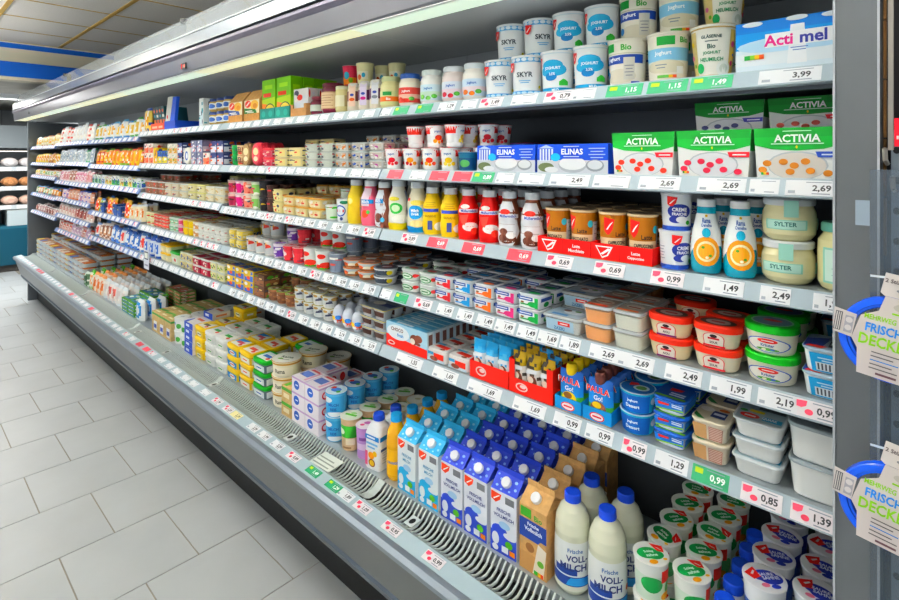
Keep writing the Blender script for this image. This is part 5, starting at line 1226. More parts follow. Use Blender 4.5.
for k, n_, rows, lay in ((f_gr, 1, 4, [1, 2]), (f_to, 2, 3, [1, 2, 2]), (f_rd, 2, 4, [1, 2, 2]), (f_vi, 1, 4, [1, 2]), (f_yw, 3, 4, [1, 2, 2]), (f_yb, 2, 4, 2), (f_br, 2, 4, 1)):
    n2 = min(n_, int((x - MODX[2] - .004) / (k['w'] + .003)))
    if n2 > 0: x = block(k, 4, x - (k['w'] + .012) * n2 if x - (k['w'] + .012) * n2 > MODX[2] else x - (k['w'] + .003) * n2, x, rows, lay, n=n2) - .004
f_ws = scup('white soft cheese cup', .031, .040, '#e4e6e0', '#d9ddd6', '#c9b070', '#dde0da', 'cheese_cup', 'cheese'); f_ye = scup('yellow cheese cup', .031, .040, '#e8cc34', '#e6c42c', '#efe2a0', '#d8d4b8', 'cheese_cup', 'cheese'); f_pk = scup('pink cheese cup', .031, .040, '#dcb6c2', '#c84a74', '#efe0e4', '#d8d0d2', 'cheese_cup', 'cheese'); f_gn = scup('pale green cheese cup', .031, .040, '#d2e2d6', '#9acaa8', '#e9ece4', '#d6dcd6', 'cheese_cup', 'cheese'); f_oc = scup('white cheese cup with apricot', .031, .040, '#e4dcc8', '#d8a070', '#e8e2d6', '#dcd8d0', 'cheese_cup', 'cheese')
f_rf = stub('flat red and cream cheese pack', .115, .085, .020, '#e2d6c0', '#d8392c', '#dca890', '#d83a2c', 'cheese_pack', 'cheese', lidh=.006); f_cc = scup('cream cheese cup, herb print', .034, .042, '#e4dcb8', '#cfd8a4', '#d85a3c', '#dcd8c0', 'cheese_cup', 'cheese'); f_bl = sbox('blue and cream cheese box', .085, .08, .085, '#2a5a9c', '#e6dcc0', '#4aa0c8', 'cheese_box', 'cheese')
x = MODX[2] - .004
for k, n_, lay in ((f_ws, 5, 2), (f_oc, 1, 2), (f_ye, 2, 2), (f_pk, 1, 2), (f_gn, 2, 2), (f_rf, 2, 4), (f_cc, 2, 2), (f_bl, 1, 1)):
    n2 = min(n_, int((x - MODX[3] - .004) / (k['w'] + .003)))
    if n2 > 0: x = block(k, 4, x - (k['w'] + .006) * n2, x, 4, lay, n=n2) - .004

# ---- fifth shelf
def chtray(desc, c1, c2):
    b = B(); w, d, h = .135, .10, .036
    for i in range(2):
        for j in range(2):
            b.rloft([(.044, .036, .006, 0), (.060, .046, .007, h - .002)], '#c9cbcc' if j else '#b4b8bc', 2, cap0='#c9cbcc', cx=-w/4 + i * w/2, cy=-d/4 + j * d/2)
            b.rloft([(.047, .038, .006, .010), (.055, .043, .006, .028)], '#4a2a20', 2, cx=-w/4 + i * w/2, cy=-d/4 + j * d/2 - .0022)
    b.rloft([(w, d, .006, h - .002), (w, d, .006, h)], c2, 2, cap0=c2, cap1='#9aa4b0')
    b.art(lambda u, v, o: (u, v, h + o), [('r', -.42, -.4, .42, .4, '#7f8a98'), ('r', -.1, -.1, .4, .2, c1), ('e', -.2, .1, .2, .2, '#d6d2c8')], w, d)
    return kind('dessert_multipack', desc, 'dessert', [('dessert_multipack', b.mesh('dessert_multipack'))], w, d, h + .0008)
v_ch = chtray('four-cup chocolate dessert tray', '#2c3a70', '#d6c23a')
EGP = [(.018, .003), (.023, .012), (.026, .026), (.0255, .042), (.021, .058), (.013, .068), (.005, .072)]
egg = bottle('egg_dessert', 'egg-shaped dessert with colourful band', EGP, '#c9d0da', '#e6e9ee', .004, .001, [band(.12, .45, '#d85a3a'), ('e', -.2, .35, .3, .14, '#f0c83a'), ('e', .3, .4, .25, .12, '#3a7ac8'), ('e', .0, .2, .2, .08, '#e9ecf0')], cat='dessert', simple=True)
v_wh = scup('white dessert cup with cream swirl', .032, .046, '#d9dcda', '#cfd4d4', '#b9975c', '#c9c08c', 'dessert_cup', 'dessert'); v_nt = scup('nut dessert cup with beige ball', .034, .050, '#8a5f40', '#6a4430', '#d8b884', '#8fae5a', 'dessert_cup', 'dessert')
v_bx = sbox('yellow and blue pudding box', .088, .075, .052, '#d8b83a', '#3a62b8', '#d8502c', 'pudding_box', 'dessert')
v_bx2 = sbox('brown pudding box with green top', .095, .08, .05, '#5a3c30', '#8a5a3c', '#e0c890', 'pudding_box', 'dessert', '#5aa03c')
x = XP(386.5, FRONT)
x = block(v_ch, 5, x - .15, x, 3, 3, n=1) - .004
x = block(egg, 5, x - .18, x, 5, 1, n=3) - .004
for k, n_, rows, lay in ((v_wh, 4, 4, 2), (v_nt, 3, 4, [1, 2]), (v_bx2, 1, 4, 2), (v_bx, 3, 4, 2)):
    n2 = min(n_, int((x - MODX[2] - .004) / (k['w'] + .003)))
    if n2 > 0: x = block(k, 5, x - (k['w'] + .004) * n2, x, rows, lay, n=n2) - .004
v_cl = stub('white and yellow spread tub', .08, .08, .046, '#e2e2cc', '#cfd4cc', '#e6e0a8', '#8ab04a', 'spread_tub', 'spread', lidh=.005); v_jm = stub('clear cheese tub with dark red jam', .105, .08, .044, '#a8203c', '#c9ccc8', '#b82a44', '#e4dcc0', 'spread_tub', 'spread', lidh=.008)
v_fe = stub('feta cheese tub with olive print', .08, .08, .046, '#e0d8b0', '#cfd2c4', '#d8c88c', '#2c4a8c', 'spread_tub', 'spread', lidh=.006); v_gl = tub('salad_tub', 'large clear tub with green lid', .15, .13, .075, '#d2d6bc', '#2f9a3c', [('r', -.3, .2, .3, .7, '#e4e6dc'), ('e', .05, .45, .12, .16, '#d8402c')], simple=True, lidh=.012, cat='tub'); v_yl = tub('salad_tub', 'clear tub with yellow lid', .07, .10, .050, '#dcd6b4', '#e8bc2c', [('r', -.3, .2, .3, .7, '#efe6c0')], simple=True, lidh=.010, cat='tub')
v_bw = spack('blue and white cheese bag', .085, .115, .04, '#d6dde6', '#3a6ac0', '#2a56b0')
x = MODX[2] - .004
for k, n_, rows, lay in ((v_cl, 2, 4, 2), (v_jm, 2, 4, 2), (v_fe, 2, 4, 2), (v_gl, 1, 3, 1), (v_yl, 2, 3, 2)): x = block(k, 5, x - (k['w'] + .004) * n_, x, rows, lay, n=n_) - .004
block(v_bw, 5, MODX[3] + .004, x, 5, 1)
# hanging price sign on the rail
b = B(); b.box(-.045, .045, -.001, .001, -.06, .06, '#d9dde6'); b.art(lambda u, v, o: (u, -.001 - o, v), [('r', -.035, .0, .035, .05, '#3a4258'), ('r', -.028, .008, .028, .042, '#eef0e4'), ('r', -.03, -.04, .03, -.03, '#8a90a8')], 1, 1)
o = b.obj('hanging_sign', None, (XP(147, 1.13), 1.132, 1.000)); tag(o, 'small hanging price sign clipped to the fifth shelf rail', 'sign')

# ---- bottom deck, second and third bay
def dbottle(desc, prof, base, cap, capr, caph, art, rng): return bottle('drink_bottle', desc, prof, base, cap, capr, caph, art, cat='drink', lab_range=rng, rot=.6)
orp = [(.030, .005), (.034, .014), (.0345, .06), (.033, .09), (.0345, .12), (.031, .160), (.020, .185), (.0175, .196)]
ora = dbottle('orange juice bottle with light blue cap', orp, 'gloss#e3a916', '#3a9ad2', .0205, .022, [('r', -.35, .02, .2, .98, '#eab21c'), ('t', 'ORANGE', -.05, .5, .09, '#2c5a9c', .6)], (.02, .11))
for r_ in range(4): place(ora, -1.372, FRONT + .040 + .076 * r_, zd, 0, r_, 0, .5)
def sq_bottle():
    b = B(); w = .072; c = '#e8ebee'
    b.rloft([(w * .94, w * .94, .010, 0), (w, w, .012, .006), (w, w, .012, .125), (w * .86, w * .86, .022, .148), (.044, .044, .021, .160), (.036, .036, .0175, .166)], c, 4, cap0=c, cap1=c)
    lb = B()
    lb.art(lambda u, v, o: (u, -w/2 - o, v), [('r', -.46, .84, .46, .97, '#2c7cc4'), ('r', -.34, .88, .2, .93, '#e4eef6'), ('r', -.38, .70, .38, .76, '#7ab0d8'), ('r', -.3, .60, .2, .65, '#7ab0d8'), ('e', -.05, .40, .2, .1, '#ee9a2c'), ('e', .2, .48, .14, .08, '#f0c23a'), ('e', .0, .2, .22, .11, '#8a4a2c'), ('e', .0, .2, .16, .08, '#e8c050'), ('r', -.45, .1, -.28, .5, '#d8628a')], w, .125)
    lb.layer = 0
    lb.art(lambda u, v, o: (w/2 + o, u, v), [('r', -.4, .55, .4, .62, '#3a5a94')] + bars(0, .5, .6, 5, '#9aa8b8', .07) + [('r', -.46, .84, .46, .97, '#2c7cc4')], w, .125)
    cp = B(); cp.lathe([(.021, .1665), (.0215, .172), (.0205, .184), (.019, .187)], '#2244b4', 20, cap0='#2244b4', cap1='#2244b4')
    return kind('drink_bottle', 'white square drink bottle with blue cap', 'drink', [('drink_bottle', b.mesh('drink_bottle')), ('cap', cp.mesh('cap')), ('label', lb.mesh('label'))], w, w, .187)
wbo = sq_bottle()
for r_ in range(2): place(wbo, -1.468, FRONT + .042 + .08 * r_, zd, 0, r_, 0, .12)
pur = cup('yogurt_cup', 'tall purple and white yogurt cup', .036, .030, .115, '#b98ac4', '#e6dfe8', [band(.1, .8, '#b48cc8'), ('r', -.5, .3, .5, .5, '#d8c0e0'), ('e', .3, .2, .2, .08, '#d84a8c'), ('r', -.3, .6, .3, .7, '#7a4a94')], [('e', 0, 0, .75, .75, '#efeaf0'), ('e', .2, .2, .4, .3, '#c070b4'), ('e', -.3, -.2, .25, .2, '#d8588c')])
kgc = cup('yogurt_cup', 'kraft yogurt cup with green band', .042, .035, .120, 'kraft#cbb08e', '#e2e6da', [band(.42, .8, '#3f9a3c'), ('r', .0, .2, .5, .4, '#e4d8c0'), ('e', -.3, .6, .25, .1, '#dfe8d0'), ('r', -.2, .08, .3, .14, '#8a6a48')], [('e', 0, 0, .8, .8, '#dfe6d6'), ('r', -.6, -.2, .6, .1, '#5aae3c'), ('e', .1, .3, .3, .2, '#9ac88a')])
blu = cup('rice_pudding_cup', 'sky blue rice pudding cup', .044, .039, .092, '#5fb0dc', '#e4ebf0', [('r', -.9, .1, .7, .9, '#4a9ed4'), ('e', -.2, .75, .3, .12, '#e6eef4'), ('p', [(-.7, .5), (-.35, .6), (-.3, .82), (-.7, .85)], '#d8362c'), ('t', 'MILCH', .15, .55, .12, '#24509c', .6), ('t', 'REIS', .15, .36, .12, '#24509c', .5), ('e', .2, .15, .4, .1, '#e6eef4')], [('e', 0, 0, .85, .85, '#cfe2ee'), ('e', 0, 0, .5, .4, '#3a6ab4'), ('p', [(-.7, .0), (-.2, .2), (-.25, .55), (-.6, .5)], '#d8362c'), ('e', .4, -.3, .2, .2, '#5aae4a')], lidrim='#3a92cc', cat='dessert')
yev = cup('yogurt_cup', 'white cup with yellow rim', .042, .037, .118, '#e6e2d0', '#e6e4da', [('r', -.6, .4, .2, .9, '#efece0'), ('r', -.5, .72, .0, .78, '#5a5a58'), ('e', -.1, .2, .3, .15, '#e8c23a'), ('r', .45, .05, .8, .95, '#e8bc2a')], [('e', 0, 0, .8, .8, '#ecebe2'), ('e', .1, .1, .3, .2, '#c9c0a0')], lidrim='#e8c01e')
for k, x_, lays in ((pur, -1.553, [1]), (kgc, -1.640, [1, 2, 2, 2]), (blu, -1.738, [2, 2, 2, 2])):
    for r_, l_ in enumerate(lays):
        for l in range(l_):
            if k is kgc and l == 1: continue
            place(k, x_, FRONT + .048 + .091 * r_, zd + l * k['h'], 0, r_, l, .5 + prnd.uniform(-.2, .2))
for r_ in range(3): place(yev, -1.553, FRONT + .133 + .088 * r_, zd, 0, r_, 0, .6)
wyb = box('egg_liquid_carton', 'white carton with yellow corner', .085, .085, .115, '#e6e8e6', [('r', -.3, .3, .2, .8, '#cfd2d0'), ('r', -.2, .4, .05, .7, '#3a3c40'), ('r', .3, .1, .45, .9, '#d9dcda')], [('r', -.3, .1, .3, .5, '#b9c4cc')], [('e', .2, .1, .25, .3, '#eccb2a')], cat='carton')
for r_ in range(2): place(wyb, -1.462, FRONT + .222 + .09 * r_, zd, 0, r_)
pwb = box('mozzarella_box', 'white and pink cheese box, blue logo', .098, .105, .062, '#ece6ea', [('e', -.12, .5, .22, .3, '#2c5ab4'), ('r', -.2, .46, .0, .54, '#e4ecf6'), ('r', -.5, .88, .5, 1, '#c8a8cc')], [('e', -.2, .45, .16, .26, '#cf3a3c'), ('e', -.2, .45, .1, .16, '#f0e0e0'), ('e', .25, .5, .13, .3, '#cf3a3c'), ('r', -.5, .88, .5, 1, '#c8a8cc')], [('r', -.4, -.2, .2, .2, '#5a72b4'), ('r', .25, -.4, .4, .4, '#e0b0c0'), ('p', [(-.4, .3), (.3, .3), (.2, .42), (-.3, .42)], '#d0565c')], cat='cheese')
block(pwb, 0, -1.992, -1.788, 3, [3, 3, 2], n=2)
kbb = box('butter_box', 'kraft butter box with green band', .078, .105, .062, 'kraft#c8a878', [('r', -.5, .7, .5, .92, '#4f9a3c'), ('r', -.3, .25, .3, .55, '#e2d4b4')], [('r', -.5, .7, .5, .92, '#4f9a3c'), ('r', -.3, .2, .3, .5, '#dcc8a0')], [('r', -.4, -.45, -.1, .45, '#5aa23c'), ('r', .05, -.3, .4, .3, '#3c3a34'), ('r', .1, -.1, .35, .1, '#d8cdb0')], cat='butter')
block(kbb, 0, -2.074, -1.994, 3, [2, 2, 1], n=1)
ram = cup('margarine_tub', 'round cream margarine tub, gold rim', .066, .058, .066, '#e2dcc4', '#e6e6da', [band(.80, .96, '#c2934a'), ('r', -.5, .1, .5, .65, '#e9e4d0'), ('t', 'Rama', 0, .40, .3, '#5a5a4a', .4)], [('e', 0, 0, .82, .82, '#e9e9de'), ('t', 'Rama', .05, .05, .32, '#3f5a3a', .9), ('e', -.3, -.3, .2, .12, '#6fae3c'), ('r', -.3, -.42, .4, -.34, '#8a8a7a')], lidrim='#c89a4c', cat='margarine', rot=.5)
for r_ in range(3):
    for l in range((3, 3, 2)[r_]): place(ram, -2.148, FRONT + .069 + .137 * r_, zd + l * ram['h'], 0, r_, l)
def mtub(desc, body, lid, c1, c2, c3='#f0f0ea'):
    return tub('butter_tub', desc, .118, .098, .058, body, lid, [('r', -.42, .12, .42, .82, c1), ('e', 0, .45, .25, .28, c3), ('r', -.2, .4, .2, .55, c2)], [('r', -.42, .12, .42, .82, c1), ('r', -.2, .35, .2, .6, c3)], [('r', -.40, -.36, .40, .36, c3), ('p', [(-.4, -.1), (.1, .2), (.3, .36), (-.4, .36)], c1), ('r', -.25, -.12, .25, .1, c2), ('e', .25, -.2, .1, .1, '#d8402c')], lidh=.016, taper=.9, cat='butter', over=.004)
mg = mtub('green lidded butter tub', '#5a6a74', '#22a038', '#d6dde2', '#3a6ab4'); my = mtub('yellow lidded butter tub', '#c9a83c', '#ecc61e', '#e6e2d6', '#d8503c'); myb = mtub('yellow and blue butter tub', '#e0c030', '#ecc61e', '#2a86cc', '#d85a6a'); mw = mtub('white lidded butter tub', '#e2e4e0', '#eceeec', '#d8dcd8', '#3fa04c'); my2 = mtub('deep yellow margarine tub', '#e0b82a', '#f0cc22', '#e6d060', '#6a6448')
x = -2.222
for k, n_, lays in ((mg, 1, [3, 2, 3]), (my, 1, [3, 3]), (myb, 1, [3, 3]), (mw, 2, [3, 3, 3]), (my2, 1, [3, 4, 4])): x = block(k, 0, x - (k['w'] + .006) * n_, x, 4, lays, n=n_) - .004
wbx = box('butter_box', 'white butter box with blue end', .115, .105, .034, '#e8e6e0', [('r', -.5, .0, .5, 1, '#2448b4'), ('r', -.3, .3, .1, .7, '#e4e8f4')], [('r', -.4, .2, .4, .8, '#e8e2dc'), ('r', -.3, .35, .3, .65, '#d88a5a')], [('r', -.4, -.3, .4, .3, '#ece8e2'), ('r', -.3, .05, .35, .25, '#cf6a4c'), ('p', [(-.5, -.5), (-.2, -.5), (-.4, .0), (-.5, .1)], '#2448b4')], cat='butter')
x = block(wbx, 0, x - .12, x, 4, [5, 6, 5], n=1) - .004
wcp = cup('quark_cup', 'plain white quark cup', .045, .040, .075, '#e6e8e6', '#e9ebe8', [('e', .1, .4, .2, .2, '#4f9a4a'), ('r', -.6, .5, -.1, .7, '#9ab0c4')], [('e', 0, 0, .7, .7, '#dfe3e2'), ('r', -.3, -.1, .3, .1, '#8a98a4')], simple=True)
x = block(wcp, 0, x - .195, x, 4, 2, n=2) - .004
kft = box('butter_box', 'tall kraft and green organic box', .105, .09, .125, 'kraft#bfa678', [('r', -.5, .85, .5, .95, '#3f8a3c'), ('r', -.2, .1, .3, .55, '#dfe2e6'), ('r', -.15, .2, .25, .4, '#2a4aa8')], [('r', -.5, .85, .5, .95, '#3f8a3c'), ('r', -.3, .2, .3, .6, '#d8c8a0')], [('p', [(-.5, -.1), (.5, .1), (.5, .3), (-.5, .15)], '#4f9a3c'), ('r', -.3, -.35, .3, -.2, '#e2d6b4')], cat='box', simple=True)
x = block(kft, 0, x - .33, x, 4, 1, n=3) - .006
# ------------------------------------------------------------------ far bays (four to six): packs with few visible parts
frnd = random.Random(23)
def far_row(m, s, xa, xb, kinds, rows=2, layers=1, n_each=3):
    x = xb - .004
    while True:
        k = frnd.choice(kinds)
        n = min(frnd.choice((1, 1, 1, 2)), int((x - xa - .004) / (k['w'] + .004)))
        if n < 1: break
        mark = len(ITEMS)
        x = block(k, s, x - (k['w'] + .004) * n, x, 2, layers, n=n) - frnd.choice((.004, .004, .010))
        for it in ITEMS[mark:]:
            o = it[0]; o.scale = (frnd.uniform(.90, 1.0), 1.0, frnd.uniform(.84, 1.04) if layers == 1 else 1.0)
            o.rotation_euler[2] += frnd.uniform(-.06, .06)
P = {}
def pk(desc, w, h, t, c1, c2, c3, lean=.12):
    if desc not in P: P[desc] = spack(desc, w, h, t, c1, c2, c3, lean, next((v for q, v in (('cheese', 'cheese_pouch'), ('pasta', 'pasta_pouch'), ('sausage', 'sausage_pack'), ('cold cut', 'cold_cut_pack'), ('ham', 'meat_pack'), ('salami', 'meat_pack'), ('meat', 'meat_pack'), ('bacon', 'meat_pack'), ('snack', 'snack_pouch'), ('meal', 'ready_meal_pack')) if q in desc), 'food_pack'))
    return P[desc]
# fourth bay, -3.89 .. -5.14
far_row(3, 1, MODX[4], MODX[3], [pk('white pasta pouch with green base', .10, .135, .05, '#e2e4e0', '#d8b04a', '#4f9a4a'), pk('white pasta pouch with blue top', .10, .14, .05, '#dfe6ec', '#e0a848', '#5aa0cc'), pk('white pasta pouch with orange base', .10, .135, .05, '#e6e2d6', '#e8c04a', '#3a78b8')], 3)
far_row(3, 2, MODX[4], MODX[3], [pk('yellow grated cheese pouch', .10, .125, .04, '#e2b83a', '#e88a2c', '#d8582c'), pk('orange cheese pouch with green patch', .10, .125, .04, '#e0842c', '#e8cc4a', '#7aa43c'), pk('red and gold cheese pouch', .10, .125, .04, '#c8502c', '#e6b44a', '#d8a03a')], 4)
far_row(3, 3, MODX[4], MODX[3], [sbox('white and yellow cheese slice box', .085, .07, .07, '#e6e6de', '#e8d02c', '#d84a2c', 'cheese_box', 'cheese'), sbox('white and blue cheese slice box', .085, .07, .07, '#e4e8ec', '#3a62b4', '#3f9a4a', 'cheese_box', 'cheese'), sbox('white and green cheese slice box', .085, .07, .07, '#e6eae4', '#3f9a4a', '#2c56a8', 'cheese_box', 'cheese')], 3, 1)
far_row(3, 4, MODX[4], MODX[3], [sbox('dark blue cheese box', .10, .08, .08, '#24447f', '#2c5aa8', '#e0c080', 'cheese_box', 'cheese'), pk('orange and red cheese pouch', .10, .12, .045, '#e0642a', '#d83a2c', '#e8b84a'), pk('green and yellow cheese pouch', .10, .12, .045, '#6aa83a', '#e6d45a', '#3a6ab4'), pk('pale cheese pouch with orange fan', .10, .12, .045, '#e4d8b8', '#e0803a', '#cfd8de')], 3)
far_row(3, 5, MODX[4], MODX[3], [pk('blue and white sausage pouch', .10, .12, .045, '#4a78bc', '#dfe6ee', '#2a56a8'), pk('red and white sausage pouch', .10, .12, .045, '#e0dcd8', '#d8463a', '#5a84bc'), pk('brown wrapped sausage pouch', .10, .12, .045, '#8a5a44', '#c89a74', '#e0d8d0')], 3)
# fifth bay, -5.14 .. -6.39 (six levels)
far_row(4, 1, MODX[5], MODX[4], [pk('white cold cut pack with blue flap', .115, .145, .03, '#e2dedb', '#3a72c0', '#dfe6ee'), pk('white cold cut pack with red edge', .115, .155, .03, '#e6e2dc', '#d8887c', '#c8463c'), pk('tall white carton pack', .115, .165, .03, '#e8eaea', '#dcd6d0', '#cfd8de')], 3)
far_row(4, 2, MODX[5], MODX[4], [pk('grey wrapped cold cut pack', .115, .12, .03, '#b4c0c6', '#8a9aa6', '#d4dce2'), pk('grey pack with green flap', .115, .12, .03, '#a8b8b4', '#8aa09a', '#2f9a5c'), pk('silver grey cold cut pack', .115, .12, .03, '#b8c4ce', '#98a8b8', '#c4d0da')], 3)
far_row(4, 3, MODX[5], MODX[4], [pk('pink sliced ham pack', .115, .115, .03, '#cf9a9c', '#c07a7c', '#e0d4d6'), pk('brown sliced salami pack', .115, .115, .03, '#a87460', '#8f5f50', '#d8ccc8'), pk('rose sliced sausage pack', .115, .115, .03, '#d8a4b4', '#c06a84', '#e6dce0')], 3)
far_row(4, 4, MODX[5], MODX[4], [pk('violet edged ham pack', .115, .10, .03, '#b88a9c', '#d0a0a0', '#6a6ab0'), pk('orange edged sausage pack', .115, .10, .03, '#cfa08c', '#e0b498', '#d8703c'), pk('blue capped meat pack', .115, .10, .03, '#d8c4c8', '#c89a9c', '#2c56b8')], 3)
far_row(4, 5, MODX[5], MODX[4], [pk('dark red salami stick pack', .115, .095, .03, '#8f4a44', '#a8645a', '#d8ccc8'), pk('cream and pink sausage pack', .115, .095, .03, '#d8bcb0', '#c88a84', '#e4dcd6')], 3)
far_row(4, 6, MODX[5], MODX[4], [pk('red topped bacon pack', .115, .09, .03, '#cfb0a8', '#b87870', '#d8502c'), pk('violet and cream meat pack', .115, .09, .03, '#c8b0c0', '#a88098', '#e0d8dc')], 3)
# farthest bay
far_row(5, 1, MODX[6], MODX[5], [pk('cream coloured snack pack', .12, .115, .05, '#e6dcb0', '#e0a03c', '#cfe0e4'), pk('cream snack pack with yellow label', .12, .12, .05, '#e8e0c0', '#e6c44a', '#b8702c')], 3, 1, 4)
far_row(5, 2, MODX[6], MODX[5], [pk('yellow snack pouch', .12, .10, .05, '#e0b42c', '#d88a2c', '#e8d04a'), pk('golden brown snack pouch', .12, .10, .05, '#c88a4a', '#e0b070', '#a8642c')], 3, 1, 4)
far_row(5, 3, MODX[6], MODX[5], [pk('white ready meal pack, green print', .12, .07, .05, '#dfe4dc', '#6aa44a', '#d87a4a'), pk('white ready meal pack, yellow print', .12, .07, .05, '#e2e0d4', '#e0c43a', '#c8503c')], 3, 1, 4)
far_row(5, 4, MODX[6], MODX[5], [pk('green ready meal pack', .12, .09, .05, '#7aa068', '#d8d0b0', '#2c5a9c'), pk('orange ready meal pack', .12, .08, .05, '#d8904a', '#e4d8bc', '#3c7ab0')], 3, 1, 4)
far_row(5, 5, MODX[6], MODX[5], [pk('grey pink meat tray pack', .12, .08, .05, '#b08a8c', '#d0b4b0', '#d8d4d2'), pk('dark meat tray pack', .12, .075, .05, '#7a4a48', '#a07068', '#c8c0bc')], 3, 1, 4)
# bottom deck, fourth to sixth bay
rb = pouch('rice_pack', 'white pack with blue ring', .125, .135, .06, lambda u, v: '#2c84c8' if .25 < (u * u + (2 * v - 1) ** 2) < .62 else '#e6e9ea', 'pack')
x = -3.905
x = block(rb, 0, x - .135, x, 3, 1, n=1) - .004
lay_g = sbox('green and blue cheese slice pack', .13, .11, .024, '#5a9a3c', '#4a84b4', '#e6e2cc', 'cheese_pack', 'cheese'); lay_r = sbox('pink and green cheese slice pack', .13, .11, .024, '#6a8a4a', '#d87a6a', '#e4dcc4', 'cheese_pack', 'cheese')
x = block(lay_g, 0, x - .27, x, 2, [4, 5], n=2) - .004
block(lay_r, 0, -4.18, -3.91, 1, 6, y0=1.42, n=2)
wp = pk('upright white cheese wedge pack', .10, .145, .05, '#e4e4e0', '#dcd0cc', '#d8e2e6', .1); wo = pk('upright cheese pack with orange flap', .10, .15, .05, '#e6d8c8', '#e0783c', '#e89a5c', .1); wr_ = pk('upright cheese pack with red dots', .10, .14, .05, '#e4dcd8', '#d8685c', '#cfd8dc', .1); wg = pk('upright pack with green stripe', .10, .15, .05, '#dfe0d4', '#e8a870', '#5aae3c', .1)
for k, n_ in ((wp, 2), (wr_, 2), (wp, 1), (wo, 3), (wg, 1)):
    if x - k['w'] * n_ > MODX[4] - .35: x = block(k, 0, x - (k['w'] + .006) * n_, x, 5, 1, n=n_, rowstep=.072) - .004
gb = spack('dark green herb bag', .12, .12, .07, '#5a7a5a', '#2c4a34', '#cfdcd4'); x = block(gb, 0, x - .13, x, 1, 1, n=1) - .004
def meattray(desc, c1, c2, c3):
    b = B(); w, d, h = .16, .13, .045
    b.rloft([(w * .9, d * .9, .012, 0), (w, d, .014, h * .7)], '#c9d2d6', 3, cap0='#c9d2d6', cap1='#c9d2d6')
    for i in range(4): b.rloft([(.03, d * .72, .010, h * .7), (.034, d * .78, .012, h * .85), (.024, d * .6, .008, h)], c1 if i % 2 else c2, 3, cap1=c1 if i % 2 else c2, cx=-.054 + .036 * i)
    b.quad([(-.05, -.066, h * .98), (.03, -.066, h * .98), (.03, .0, h * 1.03), (-.05, .0, h * 1.03)], c3)
    return kind('meat_tray', desc, 'meat', [('meat_tray', b.mesh('meat_tray'))], w, d, h * 1.04)
mts = [meattray('meat tray with orange brown slices', 'food#c87a48', 'food#b8643c', '#e8dcd0'), meattray('meat tray with pale cutlets', 'food#d8b89c', 'food#cfa084', '#e6e0d6'), meattray('meat tray with blue label', 'food#b88a6c', 'food#cfa88c', '#3a6ab4'), meattray('meat tray with yellow label', 'food#a8705a', 'food#c89478', '#e6c850')]
i = 0
while x - .17 > MODX[6] + .01:
    x = block(mts[i % 4], 0, x - .166, x, 3, [4, 5, 5], n=1) - .004; i += 1

# ------------------------------------------------------------------ far end of the store: bread and meat cabinet
cab = empty('bread_cabinet', (-9.75, .8, 0))
tag(cab, 'dark open cabinet with lit trays beyond the fridge end', 'cabinet')
def cpart(name, *bx):
    b = B()
    for a in bx: b.box(*a)
    return b.obj(name, cab)
cpart('plinth', (-.5, -.03, -2.2, .75, 0, .10, '#3c3a38'))
cpart('base_cabinet', (-.5, 0, -2.2, .75, .10, .62, '#1f5064'))
cpart('base_box', (-.5, .004, .40, .72, .66, .88, '#b9c6ca'))
cpart('base_box', (-.5, .004, -.1, .32, .66, .88, '#10262e'))
cpart('back_wall', (-.55, -.5, -2.2, .75, 0, 2.1, '#8d9498'))
cpart('side_wall', (-.5, 0, .75, .79, 0, 2.1, '#9aa2a6'))
tiers = [.95, 1.22, 1.50]
for z in tiers: cpart('shelf', (-.5, .02, -2.2, .75, z - .04, z, '#8a9296')); cpart('price_strip', (.021, .026, -2.2, .75, z - .05, z + .01, '#c4ccd0'))
cpart('shelf', (-.5, .0, -2.2, .75, .62, .66, '#2f6478'))
for z in tiers + [1.78]: cpart('added_tier_glow', (-.10, -.03, -2.2, .72, z - .052, z - .042, 'glow#fff6ec'))  # glowing strips added under the tiers to brighten the cabinet
cpart('top_cover', (-.5, .05, -2.2, .75, 1.78, 2.1, '#7c8488'))
for z in tiers:
    for j in range(7): cpart('price_card', (.0265, .029, .66 - .22 * j - .16, .66 - .22 * j, z - .045, z + .008, '#e4e8ea'))
def loaf(desc, c1, c2):
    b = B()
    b._rings([[(xx * 1.0, ry * math.cos(2*math.pi*a/14), .070 + rz * math.sin(2*math.pi*a/14)) for a in range(14)] for xx, ry, rz in ((-.15, .04, .03), (-.12, .082, .058), (-.03, .096, .070), (.06, .096, .070), (.12, .082, .058), (.15, .04, .03))], [c1, c1, c2, c1, c1], True, c1, c1)
    return kind('bread_loaf', desc, 'bread', [('bread_loaf', b.mesh('bread_loaf'))], .17, .26, .11)
lv = [loaf('pale wrapped loaf in far cabinet', '#d8d4d4', '#e4d8d4'), loaf('brown loaf in far cabinet', 'food#c08a62', '#e0c4a8'), loaf('rosy loaf in far cabinet', '#d0b0a0', '#e0d4cc')]
for ti, z in enumerate(tiers):
    for j in range(7):
        k = lv[(2, 1, 0)[ti]]
        o = place(k, -9.75 - .16, 1.44 - .2 * j, z, 7 + ti, 0, 0, 0)
SHELFN.update({7: 'lower tier', 8: 'middle tier', 9: 'upper tier'})

